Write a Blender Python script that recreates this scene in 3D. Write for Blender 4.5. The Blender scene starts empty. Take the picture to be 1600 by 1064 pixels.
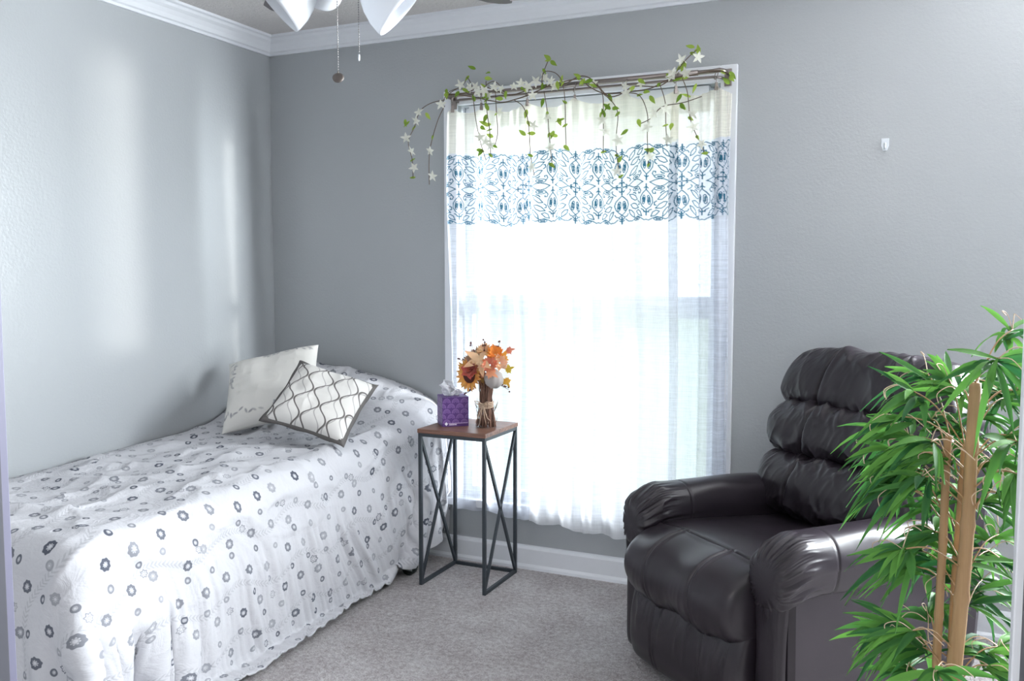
import bpy, math, random
import numpy as np
from mathutils import Vector, Matrix
random.seed(7); np.random.seed(7)
PI = math.pi
scene = bpy.context.scene
C = scene.collection

# ------------------------------------------------------------------ camera
F_PX, YAW, PITCH, ROLL = 1391.2, 0.43035, 0.07583, 0.0006
CAM = Vector((2.9379, -3.5510, 1.3071))
fw = Vector((-math.sin(YAW) * math.cos(PITCH), math.cos(YAW) * math.cos(PITCH), -math.sin(PITCH)))
rt0 = Vector((math.cos(YAW), math.sin(YAW), 0)); up0 = rt0.cross(fw)
rt = rt0 * math.cos(ROLL) + up0 * math.sin(ROLL); up = up0 * math.cos(ROLL) - rt0 * math.sin(ROLL)
cam_data = bpy.data.cameras.new('camera'); cam = bpy.data.objects.new('camera', cam_data); C.objects.link(cam)
cam.matrix_world = Matrix(((rt.x, up.x, -fw.x, CAM.x), (rt.y, up.y, -fw.y, CAM.y), (rt.z, up.z, -fw.z, CAM.z), (0, 0, 0, 1)))
cam_data.sensor_width = 36; cam_data.lens = F_PX / 1600 * 36; cam_data.clip_start = 0.05
scene.camera = cam

def at(px, py, Y):
    """the point of the photograph's line of sight that lies at depth y = Y"""
    d = fw * F_PX + rt * (px - 800) + up * (532 - py)
    return CAM + d * ((Y - CAM.y) / d.y)

# ------------------------------------------------------------------ light and exposure
scene.view_settings.view_transform = 'Standard'; scene.view_settings.look = 'None'
scene.view_settings.gamma = 1; scene.view_settings.use_curve_mapping = False
scene.view_settings.exposure = 0.0
world = bpy.data.worlds.new('sky'); scene.world = world; world.use_nodes = True
bg = world.node_tree.nodes['Background']
bg.inputs[0].default_value = (0.80, 0.90, 1.0, 1); bg.inputs[1].default_value = 2.5

def area_light(name, loc, target, sx, sy, power, color, portal=False):
    d = bpy.data.lights.new(name, 'AREA'); d.shape = 'RECTANGLE'; d.size = sx; d.size_y = sy
    d.energy = power; d.color = color
    if portal: d.cycles.is_portal = True
    o = bpy.data.objects.new(name, d); C.objects.link(o); o.location = loc
    o.rotation_euler = (Vector(target) - Vector(loc)).to_track_quat('-Z', 'Y').to_euler()
    return o
area_light('window_daylight_portal', (1.625, 0.11, 1.15), (1.625, -1, 1.15), 1.22, 1.86, 1, (1, 1, 1), True)
area_light('added_window_fill', (4.55, 0.62, 1.60), (0.6, -1.15, 1.0), 1.5, 1.6, 880, (0.90, 0.96, 1.0))  # fill lamp added outside the unseen added window
area_light('added_hall_fill', (2.6, -4.1, 2.40), (2.6, -4.0, 0), 0.5, 0.5, 20, (1.0, 0.96, 0.94))  # unseen lamp added behind the camera as extra fill
sun_d = bpy.data.lights.new('sun', 'SUN'); sun_d.energy = 1.7; sun_d.angle = math.radians(2.6); sun_d.color = (1, 0.97, 0.92)
sun = bpy.data.objects.new('sun', sun_d); C.objects.link(sun)
sun.rotation_euler = Vector((-1.0, -0.235, -0.022)).to_track_quat('-Z', 'Y').to_euler()  # aimed low through the added window to streak the left wall

# ------------------------------------------------------------------ node helpers
class X:
    """a shader value with arithmetic"""
    def __init__(s, nt, k): s.nt = nt; s.k = k
    def _m(s, op, *a, clamp=False):
        n = s.nt.nodes.new('ShaderNodeMath'); n.operation = op; n.use_clamp = clamp
        for i, v in enumerate((s,) + a):
            if isinstance(v, X): s.nt.links.new(v.k, n.inputs[i])
            else: n.inputs[i].default_value = v
        return X(s.nt, n.outputs[0])
    def __add__(s, o): return s._m('ADD', o)
    def __sub__(s, o): return s._m('SUBTRACT', o)
    def __mul__(s, o): return s._m('MULTIPLY', o)
    def __truediv__(s, o): return s._m('DIVIDE', o)
    __radd__ = __add__; __rmul__ = __mul__
    def abs(s): return s._m('ABSOLUTE')
    def floor(s): return s._m('FLOOR')
    def frac(s): return s._m('FRACT')
    def mod(s, o): return s._m('FLOORED_MODULO', o)
    def sin(s): return s._m('SINE')
    def cos(s): return s._m('COSINE')
    def sqrt(s): return s._m('SQRT')
    def pow(s, o): return s._m('POWER', o)
    def min(s, o): return s._m('MINIMUM', o)
    def max(s, o): return s._m('MAXIMUM', o)
    def atan2(s, o): return s._m('ARCTAN2', o)
    def lt(s, o): return s._m('LESS_THAN', o)
    def gt(s, o): return s._m('GREATER_THAN', o)
    def clamp(s): return s._m('ADD', 0.0, clamp=True)
    def line(s, w, soft):
        """1 where |s| < w, fading over soft"""
        return ((s.abs() - w) * (-1.0 / soft) + 1.0).clamp()

def new_mat(name):
    m = bpy.data.materials.new(name); m.use_nodes = True
    nt = m.node_tree; return m, nt, nt.nodes['Principled BSDF']
def setp(p, col=None, rough=None, metal=None, spec=None, **k):
    if col is not None: p.inputs['Base Color'].default_value = (*col, 1)
    if rough is not None: p.inputs['Roughness'].default_value = rough
    if metal is not None: p.inputs['Metallic'].default_value = metal
    if spec is not None: p.inputs['Specular IOR Level'].default_value = spec
    for a, b in k.items(): p.inputs[a.replace('_', ' ')].default_value = b
def texco(nt, out='Object', scale=None):
    n = nt.nodes.new('ShaderNodeTexCoord')
    if scale is None: return n.outputs[out]
    mp = nt.nodes.new('ShaderNodeMapping'); mp.inputs['Scale'].default_value = scale
    nt.links.new(n.outputs[out], mp.inputs['Vector']); return mp.outputs[0]
def noise(nt, vec, scale, detail=3, rough=0.5, dist=0.0):
    n = nt.nodes.new('ShaderNodeTexNoise'); n.inputs['Scale'].default_value = scale
    n.inputs['Detail'].default_value = detail; n.inputs['Roughness'].default_value = rough; n.inputs['Distortion'].default_value = dist
    nt.links.new(vec, n.inputs['Vector']); return X(nt, n.outputs[0])
def mixc(nt, f, a, b):
    n = nt.nodes.new('ShaderNodeMix'); n.data_type = 'RGBA'
    for sock, v in ((n.inputs[0], f), (n.inputs[6], a), (n.inputs[7], b)):
        if isinstance(v, X): nt.links.new(v.k, sock)
        elif isinstance(v, bpy.types.NodeSocket): nt.links.new(v, sock)
        elif isinstance(v, tuple): sock.default_value = (*v, 1)
        else: sock.default_value = v
    return n.outputs[2]
def bump(nt, p, h, strength, dist=0.01):
    n = nt.nodes.new('ShaderNodeBump'); n.inputs['Strength'].default_value = strength; n.inputs['Distance'].default_value = dist
    nt.links.new(h.k, n.inputs['Height']); nt.links.new(n.outputs[0], p.inputs['Normal'])
def simple(name, col, rough=0.5, metal=0.0, var=0.12, scale=30, bmp=0.0, spec=0.5, **k):
    """plain material with a little procedural variation"""
    m, nt, p = new_mat(name); setp(p, col, rough, metal, spec, **k)
    v = noise(nt, texco(nt), scale, 3)
    nt.links.new(mixc(nt, v, tuple(c * (1 - var) for c in col), tuple(min(1, c * (1 + var)) for c in col)), p.inputs['Base Color'])
    if bmp: bump(nt, p, v, bmp, 0.002)
    return m
def uvxy(nt, name='UVMap'):
    n = nt.nodes.new('ShaderNodeUVMap'); n.uv_map = name
    s = nt.nodes.new('ShaderNodeSeparateXYZ'); nt.links.new(n.outputs[0], s.inputs[0])
    return n.outputs[0], X(nt, s.outputs[0]), X(nt, s.outputs[1])

# wall paint: satin grey with orange-peel texture
def wall_mat():
    m, nt, p = new_mat('grey_wall_paint'); setp(p, (0.415, 0.435, 0.45), 0.27, spec=0.65)
    co = texco(nt)
    a = noise(nt, co, 95, 3, 0.55); b = noise(nt, co, 22, 2, 0.5)
    bump(nt, p, a + b * 0.6, 0.22, 0.004)
    return m
def carpet_mat():
    m, nt, p = new_mat('beige_carpet'); setp(p, (0.5, 0.45, 0.44), 0.95, spec=0.1)
    co = texco(nt)
    a = noise(nt, co, 170, 4, 0.75); b = noise(nt, co, 55, 3, 0.6); c = noise(nt, co, 6, 3, 0.6)
    v = ((a - 0.5) * 2.6 + (b - 0.5) * 1.6 + (c - 0.5) * 0.9 + 0.5).clamp()
    nt.links.new(mixc(nt, v, (0.50, 0.43, 0.435), (1.0, 0.97, 0.97)), p.inputs['Base Color'])
    bump(nt, p, a + b * 1.3, 1.0, 0.018)
    return m
def ceiling_mat():
    m, nt, p = new_mat('textured_ceiling_paint'); setp(p, (0.66, 0.63, 0.61), 0.9, spec=0.2)
    co = texco(nt); a = noise(nt, co, 120, 4, 0.7); b = noise(nt, co, 40, 2)
    nt.links.new(mixc(nt, a, (0.64, 0.61, 0.60), (0.86, 0.83, 0.815)), p.inputs['Base Color'])
    bump(nt, p, a + b, 0.8, 0.01); return m
def leather_mat():
    m, nt, p = new_mat('black_leather'); setp(p, (0.018, 0.014, 0.018), 0.30, spec=0.42)
    co = texco(nt)
    a = noise(nt, co, 420, 2, 0.6); b = noise(nt, co, 9, 3)
    nt.links.new(mixc(nt, b, (0.013, 0.010, 0.014), (0.025, 0.019, 0.025)), p.inputs['Base Color'])
    r = b * 0.12 + 0.26; nt.links.new(r.k, p.inputs['Roughness'])
    bump(nt, p, a, 0.18, 0.001); return m
def wood_mat():
    m, nt, p = new_mat('reddish_brown_wood'); setp(p, (0.2, 0.09, 0.06), 0.38)
    co = texco(nt, 'Object', (3, 28, 28))
    a = noise(nt, co, 2.2, 5, 0.6, 0.6)
    v = ((a - 0.5) * 2.2 + 0.5).clamp()
    nt.links.new(mixc(nt, v, (0.085, 0.038, 0.026), (0.30, 0.145, 0.095)), p.inputs['Base Color'])
    bump(nt, p, a, 0.15, 0.001); return m
def duvet_mat():
    m, nt, p = new_mat('white_cotton_with_grey_flowers'); setp(p, (0.8, 0.8, 0.8), 0.85, spec=0.15)
    uv, u, v = uvxy(nt)
    ink = None
    # staggered rows of flower rings, two sizes
    for (sx, sy, ox, oy, r0, w, pet, amp) in ((0.105, 0.094, 0.0, 0.0, 0.0108, 0.0050, 8, 0.09), (0.105, 0.094, 0.052, 0.047, 0.0078, 0.0030, 1, 0.0), (0.21, 0.188, 0.08, 0.02, 0.0105, 0.0016, 7, 0.16)):
        a = (u + ox) / sx; row = a.floor()
        b = (v + oy + row.mod(2.0) * (sy * 0.5)) / sy; col = b.floor()
        h1 = ((row * 12.9898 + col * 78.233).sin() * 43758.5).frac(); h2 = ((row * 39.35 + col * 11.135).sin() * 24634.6).frac()
        lx = (a.frac() - 0.5) * sx + (h1 - 0.5) * (sx * 0.30); ly = (b.frac() - 0.5) * sy + (h2 - 0.5) * (sy * 0.30)
        d = (lx * lx + ly * ly).sqrt(); th = ly.atan2(lx)
        rr = ((th * float(pet) + h1 * 6.0).cos() * amp + 1.0) * r0
        ring = (d - rr).line(w * 0.7, 0.0012)
        inner = (d - r0 * 0.45).line(0.0007, 0.001) * 0.35
        k = ring * (h2 * 0.55 + 0.42) + inner
        ink = k if ink is None else ink.max(k)
    # faint leafy vines
    wx = u + (v * 21.0).sin() * 0.022
    ax = (wx / 0.16).frac() - 0.5
    vine = (ax * 0.16)
    leaf = ((v * 520.0 + vine.abs() * 520.0).sin()).gt(0.15) * (vine.line(0.009, 0.002)) * 0.20
    ink = ink.max(leaf).clamp()
    nt.links.new(mixc(nt, ink, (0.60, 0.60, 0.63), (0.075, 0.085, 0.115)), p.inputs['Base Color'])
    a = noise(nt, uv, 60, 3, 0.6); b = noise(nt, uv, 16, 3, 0.6, 1.2)
    bump(nt, p, a * 0.35 + b, 0.42, 0.012)
    return m
def lattice_mat():
    m, nt, p = new_mat('cream_linen_with_grey_ogee_lattice'); setp(p, (0.75, 0.73, 0.70), 0.85, spec=0.15)
    uv, u, v = uvxy(nt)
    # u,v in 0..1 over the cushion
    ink = None
    for (f, off, amp, w, k) in ((3.0, 0.0, 0.070, 0.0100, 1.0), (3.0, 0.45, 0.060, 0.006, 0.5)):
        a = u * f + off * 0.35; 
        wav = (v * (2 * PI * 2.5) + off * 3).sin() * (amp * f)
        par = a.floor().mod(2.0)
        l1 = ((a + wav).frac() - 0.5) * (1 / f); l2 = ((a - wav + 0.5).frac() - 0.5) * (1 / f)
        g = (l1.line(w, 0.003)).max(l2.line(w, 0.003)) * k
        ink = g if ink is None else ink.max(g)
    border = ((u - 0.5).abs().max((v - 0.5).abs())).gt(0.497)
    c = mixc(nt, ink, (0.74, 0.72, 0.69), (0.16, 0.145, 0.14))
    nt.links.new(c, p.inputs['Base Color'])
    bump(nt, p, noise(nt, uv, 90, 2), 0.15, 0.003); return m
def purple_mat():
    m, nt, p = new_mat('purple_carton_with_arches'); setp(p, (0.13, 0.05, 0.22), 0.45)
    uv, u, v = uvxy(nt)
    a = u * 3.0; row_v = v * 3.4
    ink = None
    for off in (0.0, 0.5):
        fx = ((u * 3.0 + off).frac() - 0.5); fy = ((v * 2.8 + off).frac() - 0.25)
        d = (fx * fx + fy * fy).sqrt()
        up_ = fy.gt(0.0)
        g = ((d - 0.40).line(0.02, 0.03)).max((d - 0.28).line(0.012, 0.03)).max((d - 0.15).line(0.012, 0.03)) * up_
        ink = g if ink is None else ink.max(g)
    ink = ink * v.gt(0.10) * 0.55
    nt.links.new(mixc(nt, ink, (0.095, 0.035, 0.19), (0.42, 0.25, 0.58)), p.inputs['Base Color']); return m
def attr_mat(name, rough=0.7, bmp=0.0, spec=0.2):
    m, nt, p = new_mat(name); setp(p, (1, 1, 1), rough, spec=spec)
    a = nt.nodes.new('ShaderNodeAttribute'); a.attribute_name = 'Col'; nt.links.new(a.outputs[0], p.inputs['Base Color'])
    if bmp: bump(nt, p, noise(nt, texco(nt), 220, 3), bmp, 0.002)
    return m
def curtain_mat(name, clear, tint):
    m, nt, p = new_mat(name); nt.nodes.remove(p)
    out = nt.nodes['Material Output']
    a = nt.nodes.new('ShaderNodeAttribute'); a.attribute_name = 'Col'
    s = nt.nodes.new('ShaderNodeSeparateColor'); nt.links.new(a.outputs[0], s.inputs[0])
    ink, dens = X(nt, s.outputs[0]), X(nt, s.outputs[1])
    # weave: thin horizontal slubs
    w = noise(nt, texco(nt, 'Object', (9, 9, 260)), 1.0, 4, 0.65); w2 = noise(nt, texco(nt, 'Object', (330, 330, 14)), 1.0, 3, 0.6)
    thr = ((w - 0.5) * 1.3 + (w2 - 0.5) * 0.7)
    col = mixc(nt, ink, mixc(nt, X(nt, s.outputs[2]), tint, (0.93, 0.90, 0.82)), (0.015, 0.12, 0.20))  # third channel: warm header light mixed into the cloth colour
    dif = nt.nodes.new('ShaderNodeBsdfDiffuse'); tr = nt.nodes.new('ShaderNodeBsdfTranslucent'); tp = nt.nodes.new('ShaderNodeBsdfTransparent')
    nt.links.new(col, dif.inputs[0]); nt.links.new(col, tr.inputs[0])
    m1 = nt.nodes.new('ShaderNodeMixShader'); m1.inputs[0].default_value = 0.55
    nt.links.new(dif.outputs[0], m1.inputs[1]); nt.links.new(tr.outputs[0], m1.inputs[2])
    fac = ((thr * 0.5 + clear) * (dens * -1.0 + 1.0) * (ink * -0.75 + 1.0)).clamp()
    m2 = nt.nodes.new('ShaderNodeMixShader'); nt.links.new(fac.k, m2.inputs[0])
    nt.links.new(m1.outputs[0], m2.inputs[1]); nt.links.new(tp.outputs[0], m2.inputs[2])
    nt.links.new(m2.outputs[0], out.inputs[0]); return m
def glass_mat():
    m, nt, p = new_mat('window_glass'); nt.nodes.remove(p); out = nt.nodes['Material Output']
    tp = nt.nodes.new('ShaderNodeBsdfTransparent'); g = nt.nodes.new('ShaderNodeBsdfGlossy'); g.inputs['Roughness'].default_value = 0.02
    mx = nt.nodes.new('ShaderNodeMixShader'); mx.inputs[0].default_value = 0.06
    nt.links.new(tp.outputs[0], mx.inputs[1]); nt.links.new(g.outputs[0], mx.inputs[2]); nt.links.new(mx.outputs[0], out.inputs[0]); return m
def leaf_mat(name, a, b, trans=0.3, rough=0.62):
    m, nt, p = new_mat(name); setp(p, a, rough, spec=0.25)
    at_ = nt.nodes.new('ShaderNodeAttribute'); at_.attribute_name = 'Col'
    s = nt.nodes.new('ShaderNodeSeparateColor'); nt.links.new(at_.outputs[0], s.inputs[0])
    c = mixc(nt, X(nt, s.outputs[0]), a, b); nt.links.new(c, p.inputs['Base Color'])
    tr = nt.nodes.new('ShaderNodeBsdfTranslucent'); nt.links.new(c, tr.inputs[0])
    mx = nt.nodes.new('ShaderNodeMixShader'); mx.inputs[0].default_value = trans
    nt.links.new(p.outputs[0], mx.inputs[1]); nt.links.new(tr.outputs[0], mx.inputs[2])
    nt.links.new(mx.outputs[0], nt.nodes['Material Output'].inputs[0]); return m

MAT = dict(
    wall=wall_mat(), carpet=carpet_mat(), ceiling=ceiling_mat(), leather=leather_mat(), wood=wood_mat(), duvet=duvet_mat(),
    lattice=lattice_mat(), purple=purple_mat(), glass=glass_mat(),
    trim=simple('white_trim_paint', (0.80, 0.82, 0.86), 0.35, var=0.02),
    jamb=simple('dark_grey_door_frame', (0.06, 0.06, 0.075), 0.6, var=0.05),  # same flat dark grey on both jambs and the head
    casing=simple('shade_darkened_casing', (0.17, 0.165, 0.235), 0.5, var=0.02),  # left casing only: shade put into a darkened trim colour
    iron=simple('black_iron', (0.045, 0.055, 0.065), 0.42, 0.3, var=0.15, scale=60),
    chrome=simple('brushed_nickel', (0.27, 0.235, 0.22), 0.3, 1.0, var=0.06),
    steel=simple('zinc_steel', (0.60, 0.66, 0.68), 0.25, 0.9, var=0.08),
    rubber=simple('black_rubber', (0.012, 0.018, 0.014), 0.5),
    grey_cloth=simple('taupe_grey_binding', (0.13, 0.12, 0.115), 0.85, bmp=0.3, scale=300),
    cream=attr_mat('cream_embroidered_linen', 0.85, 0.25), print_=attr_mat('printed_card', 0.5),
    mattress=simple('white_mattress_fabric', (0.75, 0.75, 0.76), 0.9),
    tissue=simple('white_tissue_paper', (0.88, 0.89, 0.93), 0.8, var=0.03, Subsurface_Weight=0.0),
    twig=simple('dried_brown_twig', (0.20, 0.115, 0.085), 0.8, var=0.55, scale=40, bmp=0.5),
    raffia=simple('natural_raffia', (0.68, 0.50, 0.37), 0.7, var=0.2, scale=80),
    bark=simple('brown_vine_bark', (0.12, 0.085, 0.06), 0.8, var=0.3),
    cane=None, fan_glass=None,
    petal=attr_mat('fabric_petal', 0.65, 0.1), 
    fan_dark=simple('dark_brown_fan_blade', (0.055, 0.04, 0.045), 0.3, var=0.3, scale=12),
    fan_metal=simple('brushed_fan_metal', (0.35, 0.34, 0.34), 0.35, 0.9),
    hook=simple('clear_white_plastic', (0.72, 0.76, 0.80), 0.3, var=0.02),
    cur_side=curtain_mat('sheer_linen', 0.30, (0.80, 0.83, 0.90)), cur_mid=curtain_mat('dense_linen', 0.08, (0.90, 0.91, 0.93)),
    bamboo_leaf=leaf_mat('bamboo_leaf_cloth', (0.018, 0.105, 0.035), (0.14, 0.36, 0.06), 0.25),
    vine_leaf=leaf_mat('yellow_green_leaf', (0.17, 0.30, 0.035), (0.42, 0.55, 0.10), 0.4),
    blossom=leaf_mat('ivory_blossom', (0.80, 0.80, 0.70), (0.92, 0.92, 0.84), 0.4, 0.7),
    pot=simple('dark_green_pot', (0.03, 0.04, 0.03), 0.5), soil=simple('brown_moss', (0.08, 0.06, 0.03), 0.95, bmp=0.8, scale=90),
    lawn=simple('pale_lawn', (0.42, 0.48, 0.36), 0.95, scale=3), hedge=simple('hazy_hedge', (0.30, 0.38, 0.42), 0.9, var=0.4, scale=2),
)
def cane_mat():
    m, nt, p = new_mat('tan_bamboo_cane'); setp(p, (0.38, 0.22, 0.10), 0.45)
    a = noise(nt, texco(nt, 'Object', (90, 90, 5)), 1.0, 4, 0.6)
    nt.links.new(mixc(nt, a, (0.24, 0.12, 0.055), (0.58, 0.37, 0.18)), p.inputs['Base Color']); bump(nt, p, a, 0.3, 0.002); return m
MAT['cane'] = cane_mat()
def fan_glass():
    m, nt, p = new_mat('frosted_white_glass'); setp(p, (0.86, 0.88, 0.92), 0.35, spec=0.5)
    v = noise(nt, texco(nt), 8, 2); nt.links.new(mixc(nt, v, (0.84, 0.86, 0.90), (0.88, 0.90, 0.93)), p.inputs['Base Color'])
    tr = nt.nodes.new('ShaderNodeBsdfTranslucent'); tr.inputs[0].default_value = (0.9, 0.92, 0.95, 1)
    mx = nt.nodes.new('ShaderNodeMixShader'); mx.inputs[0].default_value = 0.3
    nt.links.new(p.outputs[0], mx.inputs[1]); nt.links.new(tr.outputs[0], mx.inputs[2]); nt.links.new(mx.outputs[0], nt.nodes['Material Output'].inputs[0]); return m
MAT['fan_glass'] = fan_glass()

# ------------------------------------------------------------------ mesh helpers
class MB:
    def __init__(s): s.v = []; s.f = []; s.c = []; s.sm = []
    def add(s, vs, fs, smooth=True, col=None):
        b = len(s.v); s.v += [tuple(p) for p in vs]; s.f += [tuple(i + b for i in f) for f in fs]; s.sm += [smooth] * len(fs)
        if col is None: col = (1, 1, 1)
        s.c += ([tuple(col)] * len(vs)) if not isinstance(col, list) else [tuple(c) for c in col]
        return s
    def box(s, lo, hi, M=None, col=None):
        x0, y0, z0 = lo; x1, y1, z1 = hi
        vs = [Vector(p) for p in ((x0, y0, z0), (x1, y0, z0), (x1, y1, z0), (x0, y1, z0), (x0, y0, z1), (x1, y0, z1), (x1, y1, z1), (x0, y1, z1))]
        if M is not None: vs = [M @ p for p in vs]
        return s.add(vs, [(0, 3, 2, 1), (4, 5, 6, 7), (0, 1, 5, 4), (1, 2, 6, 5), (2, 3, 7, 6), (3, 0, 4, 7)], False, col)
    def bar(s, a, b, w, h, upv=(0, 0, 1)):
        a, b = Vector(a), Vector(b); d = (b - a); L = d.length; d.normalize()
        u = Vector(upv); r = d.cross(u)
        if r.length < 1e-4: r = d.cross(Vector((1, 0, 0)))
        r.normalize(); u = r.cross(d)
        vs = [a + q * L * d + r * i * w / 2 + u * j * h / 2 for q in (0, 1) for i, j in ((-1, -1), (1, -1), (1, 1), (-1, 1))]
        return s.add(vs, [(0, 3, 2, 1), (4, 5, 6, 7), (0, 1, 5, 4), (1, 2, 6, 5), (2, 3, 7, 6), (3, 0, 4, 7)], False)
    def tube(s, pts, r, n=8, cap=True, col=None):
        pts = [Vector(p) for p in pts]; N = len(pts)
        rs = r if isinstance(r, (list, tuple)) else [r] * N
        t0 = (pts[1] - pts[0]).normalized(); ref = Vector((0, 0, 1)) if abs(t0.z) < 0.9 else Vector((1, 0, 0))
        nrm = t0.cross(ref).normalized(); vs = []
        for i, p in enumerate(pts):
            t = (pts[min(i + 1, N - 1)] - pts[max(i - 1, 0)])
            t = t.normalized() if t.length > 1e-9 else t0
            nrm = (nrm - t * nrm.dot(t)); nrm = nrm.normalized() if nrm.length > 1e-6 else t.orthogonal().normalized()
            bn = t.cross(nrm)
            for k in range(n):
                a = 2 * PI * k / n; vs.append(p + (nrm * math.cos(a) + bn * math.sin(a)) * rs[i])
        fs = [(i * n + k, i * n + (k + 1) % n, (i + 1) * n + (k + 1) % n, (i + 1) * n + k) for i in range(N - 1) for k in range(n)]
        if cap: fs += [tuple(range(n))[::-1], tuple(range((N - 1) * n, N * n))]
        return s.add(vs, fs, True, col)
    def lathe(s, prof, n=24, M=None, col=None):
        vs = [Vector((r * math.cos(2 * PI * k / n), r * math.sin(2 * PI * k / n), z)) for r, z in prof for k in range(n)]
        if M is not None: vs = [M @ p for p in vs]
        fs = [(i * n + k, i * n + (k + 1) % n, (i + 1) * n + (k + 1) % n, (i + 1) * n + k) for i in range(len(prof) - 1) for k in range(n)]
        return s.add(vs, fs, True, col)
    def prism(s, poly, a, b, axis):
        """extrude a 2D polygon (list of (p,q)) along axis from a to b; axis 'x': (p,q)=(y,z); 'y': (x,z)"""
        n = len(poly); mk = {'x': lambda t, p, q: (t, p, q), 'y': lambda t, p, q: (p, t, q), 'z': lambda t, p, q: (p, q, t)}[axis]
        vs = [mk(t, p, q) for t in (a, b) for p, q in poly]
        return s.add(vs, [(i, (i + 1) % n, n + (i + 1) % n, n + i) for i in range(n)] + [tuple(range(n))[::-1], tuple(range(n, 2 * n))], False)
    def build(s, name, mat, parent=None, col=False, bevel=0, loc=None, solid=0):
        me = bpy.data.meshes.new(name); me.from_pydata(s.v, [], s.f); me.update()
        me.polygons.foreach_set('use_smooth', s.sm)
        if col:
            ca = me.color_attributes.new('Col', 'FLOAT_COLOR', 'POINT')
            ca.data.foreach_set('color', np.array([(*c, 1) for c in s.c], dtype=np.float32).ravel())
        me.materials.append(mat)
        o = bpy.data.objects.new(name, me); C.objects.link(o)
        if parent: o.parent = parent
        if loc: o.location = loc
        if bevel:
            b = o.modifiers.new('bevel', 'BEVEL'); b.width = bevel; b.segments = 2; b.limit_method = 'ANGLE'
        if solid:
            b = o.modifiers.new('solid', 'SOLIDIFY'); b.thickness = solid; b.offset = 0
        return o
def grid_obj(name, P, mat, parent=None, uv=None, col=None, wrap_u=False, solid=0, subd=0, two=None):
    """P: (nu, nv, 3) array of points -> one smooth mesh"""
    nu, nv = P.shape[:2]
    idx = np.arange(nu * nv).reshape(nu, nv)
    a = idx if wrap_u else idx[:-1]; b = np.roll(idx, -1, 0) if wrap_u else idx[1:]
    q = np.stack([a[:, :-1], b[:, :-1], b[:, 1:], a[:, 1:]], -1).reshape(-1, 4)
    me = bpy.data.meshes.new(name)
    me.vertices.add(nu * nv); me.vertices.foreach_set('co', P.astype(np.float32).ravel())
    me.loops.add(q.size); me.loops.foreach_set('vertex_index', q.astype(np.int32).ravel())
    me.polygons.add(len(q)); me.polygons.foreach_set('loop_start', np.arange(0, q.size, 4, dtype=np.int32))
    try: me.polygons.foreach_set('loop_total', np.full(len(q), 4, dtype=np.int32))
    except Exception: pass
    me.update(calc_edges=True); me.validate()
    me.polygons.foreach_set('use_smooth', np.ones(len(me.polygons), dtype=bool))
    if uv is not None:
        l = me.uv_layers.new(name='UVMap'); l.data.foreach_set('uv', uv.reshape(-1, 2)[q.ravel()].astype(np.float32).ravel())
    if col is not None:
        ca = me.color_attributes.new('Col', 'FLOAT_COLOR', 'POINT')
        ca.data.foreach_set('color', np.concatenate([col.reshape(-1, 3), np.ones((nu * nv, 1))], 1).astype(np.float32).ravel())
    me.materials.append(mat)
    o = bpy.data.objects.new(name, me); C.objects.link(o)
    if parent: o.parent = parent
    if subd:
        m = o.modifiers.new('subd', 'SUBSURF'); m.levels = subd; m.render_levels = subd
    if solid:
        m = o.modifiers.new('solid', 'SOLIDIFY'); m.thickness = solid; m.offset = -1
    return o
def tag(o, label=None, cat=None, group=None, kind=None):
    if label: o['label'] = label
    if cat: o['category'] = cat
    if group: o['group'] = group
    if kind: o['kind'] = kind
    return o
def thing(name, label, cat, loc=(0, 0, 0), rz=0, group=None):
    o = bpy.data.objects.new(name, None); C.objects.link(o); o.location = loc; o.rotation_euler = (0, 0, rz); o.empty_display_size = 0.1
    return tag(o, label, cat, group)
def copy_tree(o, parent=None):
    c = o.copy(); C.objects.link(c)
    if parent: c.parent = parent
    for ch in list(o.children): copy_tree(ch, c)
    return c
def lerp(a, b, t): return a + (b - a) * t
def smooth(a, b, x):
    t = np.clip((x - a) / (b - a), 0, 1); return t * t * (3 - 2 * t)
_tab = np.random.RandomState(3).rand(256, 256)
def vnoise(x, y):
    """smooth 2D value noise, vectorised, 0..1"""
    x = np.asarray(x, float); y = np.asarray(y, float)
    xi = np.floor(x).astype(int); yi = np.floor(y).astype(int); fx = x - xi; fy = y - yi
    fx = fx * fx * (3 - 2 * fx); fy = fy * fy * (3 - 2 * fy)
    g = lambda i, j: _tab[i % 256, j % 256]
    return (g(xi, yi) * (1 - fx) + g(xi + 1, yi) * fx) * (1 - fy) + (g(xi, yi + 1) * (1 - fx) + g(xi + 1, yi + 1) * fx) * fy
def ridged(x, y):
    n = vnoise(x, y); m = vnoise(x * 2.1 + 7.3, y * 1.9 + 3.1)
    return (1 - np.abs(2 * n - 1)) * 0.7 + (1 - np.abs(2 * m - 1)) * 0.3

# ------------------------------------------------------------------ room shell
H = 2.44; XR = 5.0; YF = -4.75
def struct(mb, name, mat, **k): return tag(mb.build(name, mat, **k), kind='structure')
struct(MB().box((-0.12, YF - 0.12, -0.10), (XR + 0.12, 0.12, 0.0)), 'floor', MAT['carpet'])
struct(MB().box((-0.12, YF - 0.12, H), (XR + 0.12, 0.12, H + 0.1)), 'ceiling', MAT['ceiling'])
WX0, WX1, WZ0, WZ1 = 1.045, 2.205, 0.285, 2.045     # opening of the visible window
wb = MB(); wb.box((-0.12, 0, 0), (WX0, 0.12, H)); V0, V1, VZ0, VZ1 = 3.44, 4.90, 0.98, 2.30
wb.box((WX1, 0, 0), (V0, 0.12, H)); wb.box((V1, 0, 0), (XR + 0.12, 0.12, H)); wb.box((V0, 0, 0), (V1, 0.12, VZ0)); wb.box((V0, 0, VZ1), (V1, 0.12, H)); wb.box((WX0, 0, 0), (WX1, 0.12, WZ0)); wb.box((WX0, 0, WZ1), (WX1, 0.12, H))
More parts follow.
